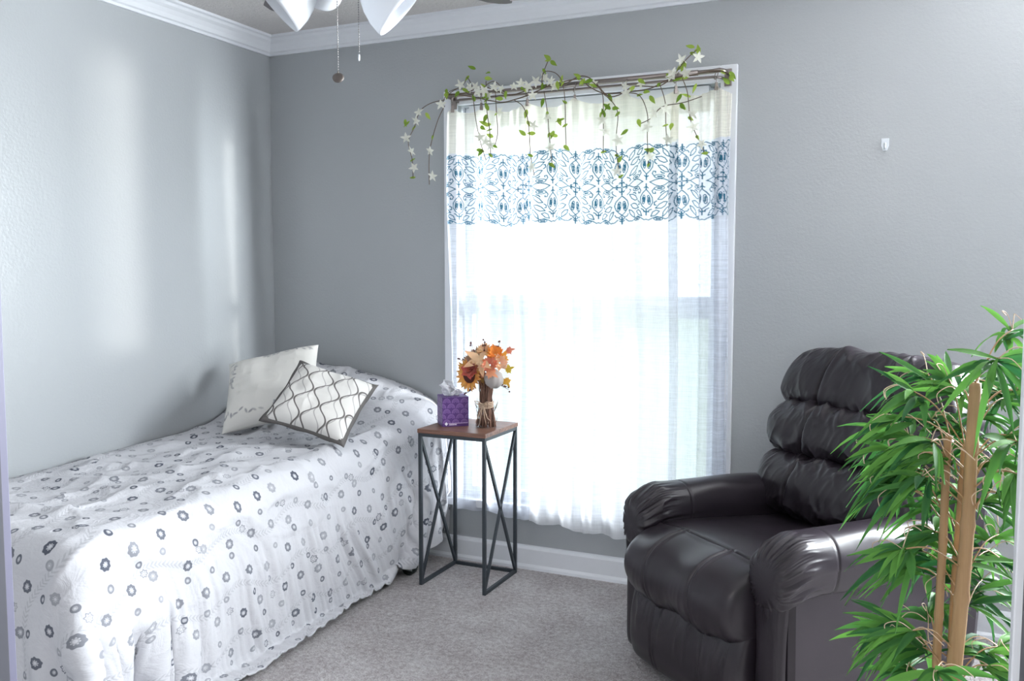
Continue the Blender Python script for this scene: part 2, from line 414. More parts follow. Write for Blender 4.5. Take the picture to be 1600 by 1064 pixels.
struct(wb, 'wall_back', MAT['wall'])
struct(MB().box((-0.12, YF, 0), (0, 0, H)), 'wall_left', MAT['wall'])
wr = MB().box((XR, YF, 0), (XR + 0.12, 0, H))
struct(wr, 'wall_right', MAT['wall'])
struct(MB().box((-0.12, YF - 0.12, 0), (XR + 0.12, YF, H)), 'wall_front', MAT['wall'])
# crown moulding
prof = [(0, 0), (0.012, 0), (0.016, 0.010), (0.026, 0.014), (0.034, 0.030), (0.046, 0.046), (0.060, 0.056), (0.066, 0.066), (0.078, 0.070), (0.080, 0.080), (0, 0.080)]
struct(MB().prism([(-a, H - 0.080 + b) for a, b in prof], 0, XR, 'x'), 'trim_1', MAT['trim'])
struct(MB().prism([(a, H - 0.080 + b) for a, b in prof], YF, 0, 'y'), 'trim_2', MAT['trim'])
bp = [(0, 0), (0.028, 0), (0.026, 0.012), (0.016, 0.022), (0.016, 0.088), (0.010, 0.100), (0, 0.103)]
struct(MB().prism([(-a, b) for a, b in bp], 0, XR, 'x'), 'baseboard_back', MAT['trim'])
struct(MB().prism([(a, b) for a, b in bp], YF, 0, 'y'), 'baseboard_left', MAT['trim'])
# visible window
def window(name, parent_loc, w, h, split=True):
    r = bpy.data.objects.new(name, None); C.objects.link(r); r.location = parent_loc; r['kind'] = 'structure'
    t = 0.064                                  # casing width; local x across, local -y into the room
    c = MB(); c.box((-t, -0.019, -0.02), (0, 0, h + t)); c.box((w, -0.019, -0.02), (w + t, 0, h + t)); c.box((0, -0.019, h), (w, 0, h + t)); c.box((-t, -0.030, -0.035), (w + t, 0, 0.0)); 
    c.build('window_casing', MAT['trim'], r, bevel=0.003)
    f = MB(); e = 0.045
    for z0, z1 in ((0, h * 0.5), (h * 0.5, h)) if split else ((0, h),):
        yy = 0.045 if z0 == 0 else 0.070
        f.box((0, yy, z0), (e, yy + 0.035, z1)); f.box((w - e, yy, z0), (w, yy + 0.035, z1)); f.box((e, yy, z0), (w - e, yy + 0.035, z0 + e)); f.box((e, yy, z1 - e), (w - e, yy + 0.035, z1))
    f.build('sash', MAT['trim'], r, bevel=0.003)
    for z0, z1, yy in ((0, h * 0.5, 0.06), (h * 0.5, h, 0.085)) if split else ((0, h, 0.06),):
        MB().box((e, yy, z0 + e), (w - e, yy + 0.004, z1 - e)).build('window_pane', MAT['glass'], r)
    return r
w1 = window('window_1', (WX0, 0, WZ0), WX1 - WX0, WZ1 - WZ0)
# roller blind cassette seen above the curtain, with slats of a raised blind
bl = MB(); bl.box((0.05, 0.005, WZ1 - WZ0 - 0.05), (1.11, 0.040, WZ1 - WZ0 - 0.004))
for k in range(5): bl.box((0.05, 0.010, WZ1 - WZ0 - 0.060 - k * 0.010), (1.11, 0.036, WZ1 - WZ0 - 0.055 - k * 0.010))
bl.build('raised_blind', MAT['trim'], w1)
window('added_fill_window', (V0, 0, VZ0), V1 - V0, VZ1 - VZ0, False)  # unseen window added to let fill light reach the left wall
# doorway the picture is taken through
d1 = bpy.data.objects.new('door_1', None); C.objects.link(d1); d1['kind'] = 'structure'
JL, JR = 2.156, 2.994
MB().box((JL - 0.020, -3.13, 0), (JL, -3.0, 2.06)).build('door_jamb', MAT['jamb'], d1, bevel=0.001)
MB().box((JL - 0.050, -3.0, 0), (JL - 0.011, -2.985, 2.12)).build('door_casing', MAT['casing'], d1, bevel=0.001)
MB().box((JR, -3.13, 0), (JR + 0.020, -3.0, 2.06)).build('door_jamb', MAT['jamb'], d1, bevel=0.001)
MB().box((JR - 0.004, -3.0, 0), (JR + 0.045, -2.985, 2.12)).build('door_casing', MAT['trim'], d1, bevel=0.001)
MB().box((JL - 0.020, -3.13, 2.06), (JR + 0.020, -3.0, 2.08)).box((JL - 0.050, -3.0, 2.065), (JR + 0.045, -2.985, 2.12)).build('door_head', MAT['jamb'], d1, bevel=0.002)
# outside ground and hedge
tag(MB().box((-20, 0.6, -0.8), (25, 40, -0.5)).build('ground', MAT['lawn']), kind='structure')

# ------------------------------------------------------------------ bed
bed = thing('bed', 'metal framed bed on casters standing along the grey wall under the flowered duvet', 'bed', (0, 0, 0))
def bed_top(x, y):
    """height of what lies under the duvet: mattress plus pillows at the head"""
    x = np.asarray(x, float); y = np.asarray(y, float)
    b = 0.30 * np.exp(-(np.maximum(-y - 0.02, 0) / 0.30) ** 2.0)
    s = np.sqrt(np.clip(1 - np.clip(x / 1.03, 0, 1) ** 3.2, 0, 1)) * (1 - 0.16 * np.clip(x, 0, 1))
    return 0.565 + 0.03 * np.exp(-((y + 0.7) / 0.5) ** 2) + b * s
nx, ny = 26, 44
xs = np.linspace(0.02, 0.865, nx); ys = np.linspace(-0.03, -1.90, ny)
gx, gy = np.meshgrid(xs, ys, indexing='ij')
edge = np.minimum(np.minimum(gx - 0.02, 0.865 - gx), np.minimum(-gy - 0.03 + 0.001, gy + 1.90) )
gz = bed_top(gx, gy) - 0.030 - 0.03 * np.exp(-np.maximum(edge, 0) / 0.02)
mm = MB()
vs = [tuple(p) for p in np.stack([gx, gy, gz], -1).reshape(-1, 3)] + [tuple(p) for p in np.stack([gx, gy, gx * 0 + 0.33], -1).reshape(-1, 3)]
fs = [(i * ny + j, i * ny + j + 1, (i + 1) * ny + j + 1, (i + 1) * ny + j) for i in range(nx - 1) for j in range(ny - 1)]
n0 = nx * ny
fs += [tuple(k + n0 for k in f[::-1]) for f in fs]
rim = [i * ny for i in range(nx)] + [(nx - 1) * ny + j for j in range(1, ny)] + [i * ny + ny - 1 for i in range(nx - 2, -1, -1)] + [j for j in range(ny - 2, 0, -1)]
fs += [(rim[k], rim[(k + 1) % len(rim)], rim[(k + 1) % len(rim)] + n0, rim[k] + n0) for k in range(len(rim))]
mm.add(vs, fs); mm.build('mattress', MAT['mattress'], bed)
fr = MB()
for x in (0.06, 0.84): fr.box((x - 0.02, -1.88, 0.27), (x + 0.02, -0.04, 0.325))
for y in (-1.86, -1.3, -0.7, -0.06): fr.box((0.04, y - 0.02, 0.275), (0.86, y + 0.02, 0.318))
fr.box((0.84, -0.32, 0.275), (0.95, -0.28, 0.30)); fr.build('bed_frame', MAT['iron'], bed)
br = MB(); 
br.box((0.855, -0.052, 0.27), (0.985, -0.044, 0.30)); br.box((0.925, -0.052, 0.13), (0.985, -0.044, 0.30)); br.box((0.925, -0.052, 0.125), (0.933, -0.030, 0.30))
for k in range(3): br.box((0.925, -0.058, 0.135 + k * 0.03), (0.99, -0.050, 0.146 + k * 0.03))
br.build('headboard_bracket', MAT['iron'], bed)
for x, y in ((0.955, -0.30), (0.06, -0.30), (0.84, -1.70), (0.06, -1.70)):
    lg = MB().tube([(x, y, 0.28), (x, y, 0.085)], 0.017, 12).build('leg', MAT['iron'], bed)
    cf = MB(); cf.box((x - 0.026, y - 0.022, 0.076), (x + 0.038, y + 0.026, 0.086)); cf.box((x - 0.024, y - 0.026, 0.025), (x + 0.030, y - 0.022, 0.080)); cf.box((x - 0.024, y + 0.022, 0.025), (x + 0.030, y + 0.026, 0.080))
    cf.build('caster_fork', MAT['steel'], lg, bevel=0.002)
    wl = MB(); M = Matrix.Translation((x + 0.002, y, 0.031)) @ Matrix.Rotation(PI / 2, 4, 'X')
    wl.lathe([(0.0, -0.020), (0.024, -0.020), (0.031, -0.014), (0.031, 0.014), (0.024, 0.020), (0.0, 0.020)], 24, M); wl.build('caster_wheel', MAT['rubber'], lg)

# duvet cover: a cloth grid settled over the bed by position-based dynamics
def drape_duvet():
    h = 0.021
    nU = 66; nV = 118                            # u across (from the wall outwards), v along (from the head to beyond the foot)
    u = np.arange(nU) * h; v = np.arange(nV) * h
    U, V = np.meshgrid(u, v, indexing='ij')
    rs = np.random.RandomState(11)
    TX = 0.985; TY = -1.93
    ease = 1.0
    P = np.zeros((nU, nV, 3))
    P[..., 0] = 0.012 + np.minimum(U, TX) * 1.0 + np.maximum(U - TX, 0) * 0.55
    P[..., 1] = -0.012 - np.minimum(V, -TY) - np.maximum(V + TY, 0) * 0.55
    P[..., 2] = bed_top(np.minimum(P[..., 0], TX), np.maximum(P[..., 1], TY)) + 0.03 - np.maximum(U - TX, 0) * 0.6 - np.maximum(V + TY, 0) * 0.6
    lo = vnoise(U * 9, V * 9) - 0.5
    P[..., 2] += lo * 0.03; P[..., 0] += (vnoise(U * 3 + 9, V * 15) - 0.5) * 0.05 * smooth(TX - 0.02, TX + 0.3, U); P[..., 1] += (vnoise(U * 15, V * 3 + 5) - 0.5) * 0.05 * smooth(-TY, -TY + 0.3, V)
    Q = P.copy()
    # fullness: rest lengths along the bed grow towards the hem, and a little everywhere
    full = 1.02 + 0.15 * smooth(TX - 0.10, TX + 0.45, U) + 0.05 * smooth(-TY - 0.05, -TY + 0.4, V) * 0
    fullu = 1.012 + 0.15 * smooth(-TY - 0.10, -TY + 0.45, V)
    full = full + 0.02 * (vnoise(U * 6, V * 6) - 0.5); fullu = fullu + 0.02 * (vnoise(U * 6 + 4, V * 6) - 0.5)
    cons = []
    def add(sa, sb, rest, k):
        cons.append((sa, sb, rest, k))
    s = slice
    for par in (0, 1):
        a = (s(par, nU - 1, 2), s(None)); b = (s(par + 1, nU, 2), s(None)); n = min(P[a].shape[0], P[b].shape[0]); a = (s(par, par + 2 * n, 2), s(None)); b = (s(par + 1, par + 1 + 2 * n, 2), s(None))
        add(a, b, h * fullu[a], 1.0)
        n = len(range(par, nV - 1, 2)); a = (s(None), s(par, par + 2 * n, 2)); b = (s(None), s(par + 1, par + 1 + 2 * n, 2))
        add(a, b, h * full[a], 1.0)
        for par2 in (0, 1):
            nu_ = len(range(par, nU - 1, 2)); nv_ = len(range(par2, nV - 1, 2))
            a = (s(par, par + 2 * nu_, 2), s(par2, par2 + 2 * nv_, 2)); b = (s(par + 1, par + 1 + 2 * nu_, 2), s(par2 + 1, par2 + 1 + 2 * nv_, 2))
            add(a, b, h * 1.414 * (full[a] + fullu[a]) / 2, 0.35)
            a = (s(par + 1, par + 1 + 2 * nu_, 2), s(par2, par2 + 2 * nv_, 2)); b = (s(par, par + 2 * nu_, 2), s(par2 + 1, par2 + 1 + 2 * nv_, 2))
            add(a, b, h * 1.414 * (full[a] + fullu[a]) / 2, 0.35)
    for off in range(4):                          # bending
        n = len([i for i in range(off, nU - 2, 4)]) 
        for st in (off,):
            ia = np.arange(off, nU - 2, 4); add((ia, s(None)), (ia + 2, s(None)), h * 2 * fullu[ia], 0.10)
            ja = np.arange(off, nV - 2, 4); add((s(None), ja), (s(None), ja + 2), h * 2 * full[:, ja], 0.10)
    pin_w = P[0, :, :].copy(); pin_h = P[:, 0, :].copy()
    pin_w[:, 2] = bed_top(pin_w[:, 0], np.maximum(pin_w[:, 1], TY)) + 0.004
    nyp = int(-TY / h) - 2
    def collide(P):
        x, y, z = P[..., 0], P[..., 1], P[..., 2]
        R = 0.075; hy = TY; hx = 0.895 + 0.085 * np.exp(-(y / 0.30) ** 2) + 0.07 * np.clip((0.50 - z) / 0.4, 0, 1)
        top = bed_top(np.minimum(x, TX), np.maximum(y, hy)) + 0.004
        # rounded box: nearest point on the inner box
        cx = np.minimum(x, hx - R); cy = np.maximum(y, hy + R); cz = np.minimum(z, top - R)
        dx, dy, dz = x - cx, y - cy, z - cz
        d = np.sqrt(dx * dx + dy * dy + dz * dz)
        out = (dx > 0) | (dy < 0) | (dz > 0)
        k = out & (d < R) & (z > 0.30)
        sc = np.where(k, R / np.maximum(d, 1e-6), 1.0)
        P[..., 0] = np.where(k, cx + dx * sc, x); P[..., 1] = np.where(k, cy + dy * sc, y); P[..., 2] = np.where(k, cz + dz * sc, z)
        ins = (~out) & (z > 0.28)
        pt = top - z; px = hx - x; py = y - hy
        mt = ins & (pt <= px) & (pt <= py); mx = ins & ~mt & (px <= py); my = ins & ~mt & ~mx
        P[..., 2] = np.where(mt, top, P[..., 2]); P[..., 0] = np.where(mx, hx, P[..., 0]); P[..., 1] = np.where(my, hy, P[..., 1])
        P[..., 0] = np.where(P[..., 1] > -0.42, np.minimum(P[..., 0], 1.0), P[..., 0]); P[..., 0] = np.maximum(P[..., 0], 0.010); P[..., 1] = np.minimum(P[..., 1], -0.010); P[..., 2] = np.maximum(P[..., 2], 0.012)
        return P
    steps = 190
    for it in range(steps):
        vel = (P - Q) * 0.965; Q = P.copy(); P = P + vel; P[..., 2] -= 0.0011
        for k in range(9):
            for a, b, rest, kk in cons:
                pa = P[a]; pb = P[b]; d = pb - pa; L = np.sqrt((d * d).sum(-1)); L = np.maximum(L, 1e-7)
                c = (d * (((L - rest) / L) * 0.5 * kk)[..., None]); P[a] = pa + c; P[b] = pb - c
            P[0, :nyp, :] = lerp(P[0, :nyp, :], pin_w[:nyp, :], 0.5); P[:48, 0, 1] = pin_h[:48, 1]
            if k % 2 == 0: P = collide(P)
        P = collide(P)
        # cloth resting on something grips it
    return P, U, V
DP, DU, DV = drape_duvet()
def upsample(A, k):
    def up1(a):
        n = a.shape[0]; t = np.linspace(0, n - 1, (n - 1) * k + 1); i = np.clip(np.floor(t).astype(int), 0, n - 2); f = (t - i).reshape((-1,) + (1,) * (a.ndim - 1))
        g = lambda q: a[np.clip(q, 0, n - 1)]
        p0, p1, p2, p3 = g(i - 1), g(i), g(i + 1), g(i + 2)
        return 0.5 * (2 * p1 + (p2 - p0) * f + (2 * p0 - 5 * p1 + 4 * p2 - p3) * f * f + (3 * p1 - p0 - 3 * p2 + p3) * f ** 3)
    return np.swapaxes(up1(np.swapaxes(up1(A), 0, 1)), 0, 1)
DP = upsample(DP, 5); DU = upsample(DU, 5); DV = upsample(DV, 5)
_nr = np.cross(np.gradient(DP, axis=0), np.gradient(DP, axis=1)); _nr /= np.linalg.norm(_nr, axis=-1, keepdims=True) + 1e-9
_nr *= -1.0 if _nr[40:150, 50:300, 2].mean() < 0 else 1.0
_side = smooth(0.86, 1.06, DU); _foot = smooth(1.80, 2.0, DV); _top = (1 - _side) * (1 - _foot)
_w = (vnoise(DU * 3, DV * 3) - 0.5) * 0.12
_k = _side * (1 - _foot * 0.5) * (ridged((DV + _w * 0.7 + DU * 0.12) * 15, DU * 1.6) ** 1.6 * 0.024 + ridged((DV + _w) * 34, DU * 3 + 4) ** 2 * 0.009)
_k += _foot * (1 - _side * 0.5) * (ridged((DU + _w - DV * 0.1) * 12, DV * 1.5 + 3) ** 1.6 * 0.022)
_k += 2.6 * _top * (ridged((DU * 0.5 + DV * 0.8 + _w) * 7, (DU - DV * 0.5) * 3) ** 3 * 0.008 + ridged((DU + _w) * 9 + 5, DV * 4) ** 3 * 0.006)
_k *= 1 - 0.75 * _side * _foot
_k *= smooth(0.0, 0.06, DU) * smooth(0.0, 0.05, DV)
DP = DP + _nr * _k[..., None]
DP[..., 0] = np.maximum(DP[..., 0], 0.006); DP[..., 1] = np.minimum(DP[..., 1], -0.006)
duvet = grid_obj('duvet_cover', DP, MAT['duvet'], uv=np.stack([DU, DV], -1), solid=0.006)
tag(duvet, 'white duvet cover with small grey ring flowers draped over the bed', 'duvet')

# ------------------------------------------------------------------ cushions
def cushion(name, label, loc, tilt, yaw, spin, h, thick, mat, colf=None, flange=0.0, puff=0.55, n=141):
    r = thing(name, label, 'cushion', loc)
    r.rotation_euler = (Matrix.Rotation(yaw, 4, 'Z') @ Matrix.Rotation(tilt, 4, 'X') @ Matrix.Rotation(spin, 4, 'Z')).to_euler()
    a = np.linspace(-1, 1, n); A, B = np.meshgrid(a, a, indexing='ij')
    T = thick * np.maximum((1 - A ** 4) * (1 - B ** 4), 0) ** puff
    pinch = 1 - 0.07 * (1 - np.abs(A) ** 2)[...] * np.abs(B) ** 3 ; pinch2 = 1 - 0.07 * (1 - B ** 2) * np.abs(A) ** 3
    Xs, Ys = A * h * pinch2, B * h * pinch
    wr = (vnoise(A * 3 + 5, B * 3 + 2) - 0.5) * 0.012 + (ridged(A * 2.5 + 11, B * 2.5) - 0.5) * 0.008
    uv = np.stack([(A + 1) / 2, (B + 1) / 2], -1)
    col = colf(A, B) if colf is not None else None
    e = (1 - np.maximum(np.abs(A), np.abs(B)) ** 6)
    grid_obj('cushion_front', np.stack([Xs, Ys, T + wr * e], -1), mat, r, uv=uv, col=col)
    grid_obj('cushion_back', np.stack([Xs, Ys, -T * 0.9], -1)[::-1], mat if flange == 0 else MAT['grey_cloth'], r, uv=uv, col=col)
    if flange:
        t = np.linspace(0, 4, 161)[:-1]; rows = []
        for q in (0.985, 1.0, 1.0, 0.985):
            pass
        P = np.zeros((160, 5, 3))
        for i, tt in enumerate(t):
            s_ = int(tt) % 4; f = (tt - int(tt)) * 2 - 1
            b = [(f, -1), (1, f), (-f, 1), (-1, -f)][s_]
            pin = 1 - 0.07 * (1 - f * f)
            for j, (g, z) in enumerate(((0.95, 0.014), (1.0, 0.006), (1.0 + flange / h, 0.004 * math.sin(f * 9)), (1.0, -0.006), (0.95, -0.014))):
                gg = g
                x_, y_ = b[0] * h * (gg if abs(b[0]) == 1 else 1) , b[1] * h * (gg if abs(b[1]) == 1 else 1)
                k = g
                x_ = b[0] * h * k * (pin if s_ in (1, 3) else 1); y_ = b[1] * h * k * (pin if s_ in (0, 2) else 1)
                P[i, j] = (x_, y_, z)
        grid_obj('flange_border', P, MAT['grey_cloth'], r, wrap_u=True)
    return r
def embroidery(A, B):
    """grey leafy sprays near the borders of the cream cushion"""
    col = np.ones(A.shape + (3,)) * np.array([0.76, 0.74, 0.70])
    rs = np.random.RandomState(5); ink = np.zeros_like(A)
    sp = []
    for k in range(60):
        t = rs.uniform(-0.95, 0.95); d = rs.uniform(0.0, 0.14); side = k % 3
        c = [(t, -0.80 + d), (-0.88 + d, abs(t) * 0.9), (max(t, -0.1) , 0.86 - d * 0.6)][side]
        sp.append((c[0], c[1], rs.uniform(0, PI), rs.uniform(0.4, 1)))
    for cx, cy, th, k in sp:
        dx, dy = A - cx, B - cy; p_ = dx * math.cos(th) + dy * math.sin(th); q = -dx * math.sin(th) + dy * math.cos(th)
        ink = np.maximum(ink, np.clip(1.4 - ((p_ / 0.062) ** 2 + (q / 0.024) ** 2), 0, 1) * k * 0.8)
    return col * (1 - ink[..., None]) + np.array([0.22, 0.22, 0.25]) * ink[..., None]
def toward(c, k): return tuple(CAM + (Vector(c) - CAM) * k)
cushion('throw_cushion', 'plain cream square cushion with grey embroidered leaves, leaning at the back', (0.352, -0.452, 0.802), 0.7225, 0.186, 0.341, 0.21, 0.062, MAT['cream'], embroidery)
cushion('throw_cushion', 'cream cushion with grey curved lattice and dark grey border, leaning in front', toward((0.6534, -0.5057, 0.7637), 0.965), 0.7032, 0.627, -0.4345, 0.168, 0.062, MAT['lattice'], flange=0.013)

# ------------------------------------------------------------------ recliner
rec = thing('recliner', 'black leather recliner with rolled back cushions beside the curtained window', 'armchair', (2.597, -0.608, 0), -0.695)
LE = MAT['leather']
def sgnpow(a, e): return np.sign(a) * np.abs(a) ** e
def span(n):
    t = np.linspace(-1, 1, n); return np.sign(t) * (1 - (1 - np.abs(t)) ** 1.7)
def endcap(v, e): return np.maximum(1 - np.abs(v) ** (2 / e), 0) ** (e / 2)
def roll(name, cx, cy, cz, hx, hy, hz, disp, ex=0.35, ec=0.8, tilt=0.0, nu=260, nv=240, shape=None):
    """a stuffed roll lying along local x; disp(t, x, ang) gives outward wrinkles"""
    ang = np.linspace(0, 2 * PI, nu, endpoint=False)[:, None]; v = span(nv)[None, :]
    xx = v * hx + 0 * ang; rr = endcap(v, ex) + 0 * ang
    cyy = sgnpow(np.cos(ang), ec) * hy; czz = sgnpow(np.sin(ang), ec) * hz
    k = disp(xx, np.broadcast_to(ang, xx.shape))
    y = cyy * rr; z = czz * rr
    L = np.sqrt(y * y + z * z) + 1e-6
    y = y + y / L * k * rr; z = z + z / L * k * rr
    if shape is not None: xx, y, z = shape(xx, y, z)
    c, s = math.cos(tilt), math.sin(tilt)
    P = np.stack([xx + cx, cy + y * c - z * s, cz + y * s + z * c], -1)
    return grid_obj(name, P[::-1], LE, rec, wrap_u=True)
def back_disp(seed, hx, amp=0.011, seams=(-0.16, 0.16)):
    def f(x, a):
        z = np.sin(a); front = smooth(-0.2, 0.5, -np.cos(a))
        w = ridged((x + z * 0.05 + 0.02 * vnoise(x * 9, z * 3)) * 13 + seed, z * 0.9 + seed * 2.1)
        w2 = ridged((x - z * 0.06) * 29 + seed * 3, z * 1.5 + seed)
        near = 0.30 + 0.85 * np.abs(z) ** 1.5
        d = ((w ** 2.2) * amp * 1.5 + w2 ** 2 * amp * 0.45 - amp * 0.6) * near * (0.25 + front)
        d += (vnoise(x * 7 + seed, z * 1.5) - 0.5) * 0.012 * front
        for s_ in seams:
            xs_ = s_ + 0.02 * z
            d -= 0.010 * np.exp(-((x - xs_) / 0.006) ** 2) * (0.4 + front); d += 0.004 * np.exp(-((x - xs_ - 0.02) / 0.012) ** 2)
        return d
    return f
# shell behind the cushions
sh = MB()
def slab(name, prof, hx, r=0.03):
    m = MB(); m.prism(prof, -hx, hx, 'x'); return m.build(name, LE, rec, bevel=r)
slab('back_shell', [(0.25, 0.06), (0.43, 0.06), (0.455, 0.40), (0.475, 0.74), (0.455, 0.93), (0.40, 0.985), (0.33, 0.93), (0.27, 0.60), (0.22, 0.40)], 0.345, 0.035)
roll('back_cushion', 0, 0.340, 0.920, 0.366, 0.105, 0.120, back_disp(1.0, 0.36, 0.010), 0.22, 0.80, -0.22, shape=lambda x, y, z: (x * (1 - 0.13 * smooth(-0.06, 0.11, z)), y, z))
roll('back_cushion', 0, 0.275, 0.745, 0.368, 0.110, 0.106, back_disp(4.3, 0.36, 0.013), 0.30, 0.85, -0.25)
roll('back_cushion', 0, 0.205, 0.565, 0.340, 0.115, 0.110, back_disp(8.1, 0.33, 0.013), 0.32, 0.85, -0.28)
# seat: broad cushion whose front rolls over
def seat():
    nu, nv = 300, 240
    # section in (y,z) going from back, over the top, around the front roll and underneath
    key = [(0.20, 0.455), (0.05, 0.468), (-0.10, 0.480), (-0.24, 0.492), (-0.33, 0.496), (-0.41, 0.487), (-0.47, 0.462), (-0.508, 0.42), (-0.518, 0.37), (-0.503, 0.315), (-0.465, 0.272), (-0.42, 0.262), (-0.2, 0.28), (0.20, 0.30)]
    K = np.array(key); d = np.r_[0, np.cumsum(np.hypot(*np.diff(K, axis=0).T))]
    t = np.linspace(0, d[-1], nu); y = np.interp(t, d, K[:, 0]); z = np.interp(t, d, K[:, 1])
    for _ in range(40): y[1:-1] = (y[:-2] + y[2:] + 2 * y[1:-1]) / 4; z[1:-1] = (z[:-2] + z[2:] + 2 * z[1:-1]) / 4
    ty, tz = np.gradient(y), np.gradient(z); L = np.hypot(ty, tz); ny_, nz_ = tz / L, -ty / L      # outward
    vv = span(nv); xx = vv * 0.276; rr = endcap(vv, 0.22)
    cy_, cz_ = -0.16, 0.378
    Y = cy_ + (y[:, None] - cy_) * rr[None]; Z = cz_ + (z[:, None] - cz_) * rr[None]
    Xg = np.broadcast_to(xx[None], Y.shape); T = t[:, None] + 0 * Xg
    front = smooth(0.50, 0.62, T) * (1 - smooth(0.98, 1.05, T))
    fz = smooth(0.72, 0.92, T) * (1 - smooth(0.98, 1.05, T))
    w = ridged((Xg + 0.2 * (T - 0.8)) * 20 + 3, T * 4)
    k = (w ** 2.5) * 0.009 * fz + (vnoise(Xg * 9, T * 9) - 0.5) * 0.006
    piping = 0.555 + 0.0 * Xg
    k -= 0.009 * np.exp(-((T - piping) / 0.005) ** 2); k += 0.004 * np.exp(-((T - piping - 0.014) / 0.007) ** 2)
    for s_ in (-0.11, 0.11):
        k -= 0.008 * np.exp(-((Xg - s_) / 0.005) ** 2) * smooth(0.54, 0.56, T)
        k += 0.0035 * np.exp(-((Xg - s_ - 0.013) / 0.006) ** 2) * smooth(0.54, 0.56, T)
    k += 0.010 * front * np.cos(np.clip(Xg / 0.11, -2.4, 2.4) * PI) * -0.4
    Y = Y - ny_[:, None] * 0 + (-ny_[:, None]) * -k; Z = Z + nz_[:, None] * k
    P = np.stack([Xg, Y, Z], -1)
    return grid_obj('seat_cushion', P, LE, rec)
seat()
# foot rest board closed below the seat
def footboard():
    nu, nv = 200, 200
    key = [(-0.36, 0.335), (-0.435, 0.315), (-0.462, 0.27), (-0.478, 0.20), (-0.480, 0.12), (-0.462, 0.060), (-0.425, 0.040), (-0.34, 0.036)]
    K = np.array(key); d = np.r_[0, np.cumsum(np.hypot(*np.diff(K, axis=0).T))]; t = np.linspace(0, d[-1], nu)
    y = np.interp(t, d, K[:, 0]); z = np.interp(t, d, K[:, 1])
    for _ in range(60): y[1:-1] = (y[:-2] + y[2:] + 2 * y[1:-1]) / 4; z[1:-1] = (z[:-2] + z[2:] + 2 * z[1:-1]) / 4
    vv = span(nv); xx = vv * 0.272; rr = endcap(vv, 0.25)
    Y = -0.34 + (y[:, None] + 0.34) * rr[None]; Xg = np.broadcast_to(xx[None], Y.shape); Z = z[:, None] + 0 * Xg
    T = Z
    w = ridged((Xg + 0.12 * (0.3 - Z)) * 22 + 1, Z * 5); up_ = smooth(0.12, 0.28, Z)
    k = w ** 3 * 0.010 * up_
    for s_ in (-0.12, 0.12): k -= 0.006 * np.exp(-((Xg - s_) / 0.004) ** 2); k += 0.003 * np.exp(-((Xg - s_ - 0.011) / 0.005) ** 2)
    return grid_obj('footrest', np.stack([Xg, Y - k, Z], -1), LE, rec)
footboard()
slab('base', [(-0.34, 0.035), (0.30, 0.035), (0.30, 0.34), (-0.34, 0.34)], 0.262, 0.01)
# arms
def arm(side):
    r = MB()
    body = [(side * 0.268, 0.03), (side * 0.375, 0.03), (side * 0.385, 0.20), (side * 0.380, 0.47), (side * 0.268, 0.47)]
    if side < 0: body = body[::-1]
    a = r.prism(body, -0.385, 0.33, 'y').build('armrest', LE, rec, bevel=0.028)
    nu, nv = 220, 260
    ang = np.linspace(0, 2 * PI, nu, endpoint=False)[:, None]; v = span(nv)[None, :]
    yy = v * 0.325 + 0 * ang; rr = endcap(v, 0.30) + 0 * ang
    x = sgnpow(np.cos(ang), 0.85) * 0.078 * rr; z = sgnpow(np.sin(ang), 0.80) * 0.095 * rr
    fr_ = smooth(-0.14, -0.30, yy)
    th = ang + 0 * yy
    k = ridged(th * 5.0, yy * 6 + side) ** 2.2 * 0.016 * fr_ - 0.004 * fr_ + (vnoise(th * 2, yy * 6) - 0.5) * 0.006
    k -= 0.003 * np.exp(-((yy + 0.13) / 0.004) ** 2)
    L = np.sqrt(x * x + z * z) + 1e-6
    x = x + x / L * k; z = z + z / L * k
    z = z - 0.030 * smooth(-0.20, -0.33, yy) ** 1.5 - 0.012 * smooth(0.0, 0.3, yy)
    P = np.stack([x + side * 0.322, yy - 0.095, z + 0.502], -1)
    o = grid_obj('arm_pad', P[::-1], LE, a, wrap_u=True)
    # padded front panel of the arm
    nu, nv = 90, 140
    uu = np.linspace(-1, 1, nu)[:, None]; ww = np.linspace(0, 1, nv)[None, :]
    wd = 0.052 + 0.010 * smooth(0.55, 1.0, ww)
    X_ = uu * wd; Z_ = 0.035 + ww * 0.435 + 0 * uu
    Yp = -0.385 - 0.026 * (1 - np.abs(uu) ** 4) ** 0.5 * (1 - np.abs(2 * ww - 1) ** 10) ** 0.5 - 0.006 * ridged(uu * 3 + 2, ww * 4) ** 2 * smooth(0.6, 1, ww)
    grid_obj('front_panel', np.stack([X_ + side * 0.325, Yp, Z_], -1), LE, a)
for s_ in (-1, 1): arm(s_)

# ------------------------------------------------------------------ side table
tb = thing('side_table', 'tall narrow side table with wood top and black X sides, by the bed', 'side table', (1.215, -0.237, 0), 0.0)
tw, td, th_ = 0.148, 0.150, 0.645
MB().box((-0.158, -0.160, th_), (0.158, 0.160, th_ + 0.018)).build('table_top', MAT['wood'], tb, bevel=0.003)
s = 0.014
for sx in (-1, 1):
    for sy in (-1, 1):
        MB().box((sx * tw - s / 2, sy * td - s / 2, 0), (sx * tw + s / 2, sy * td + s / 2, th_)).build('leg', MAT['iron'], tb, bevel=0.001)
    for z in (s / 2, th_ - s / 2): MB().box((sx * tw - s / 2, -td + s / 2, z - s / 2), (sx * tw + s / 2, td - s / 2, z + s / 2)).build('rail', MAT['iron'], tb, bevel=0.001)
    MB().bar((sx * tw, -td, s), (sx * tw, td, th_ - s), 0.010, 0.012).build('cross_brace', MAT['iron'], tb)
    MB().bar((sx * tw, td, s), (sx * tw, -td, th_ - s), 0.010, 0.012).build('cross_brace', MAT['iron'], tb)
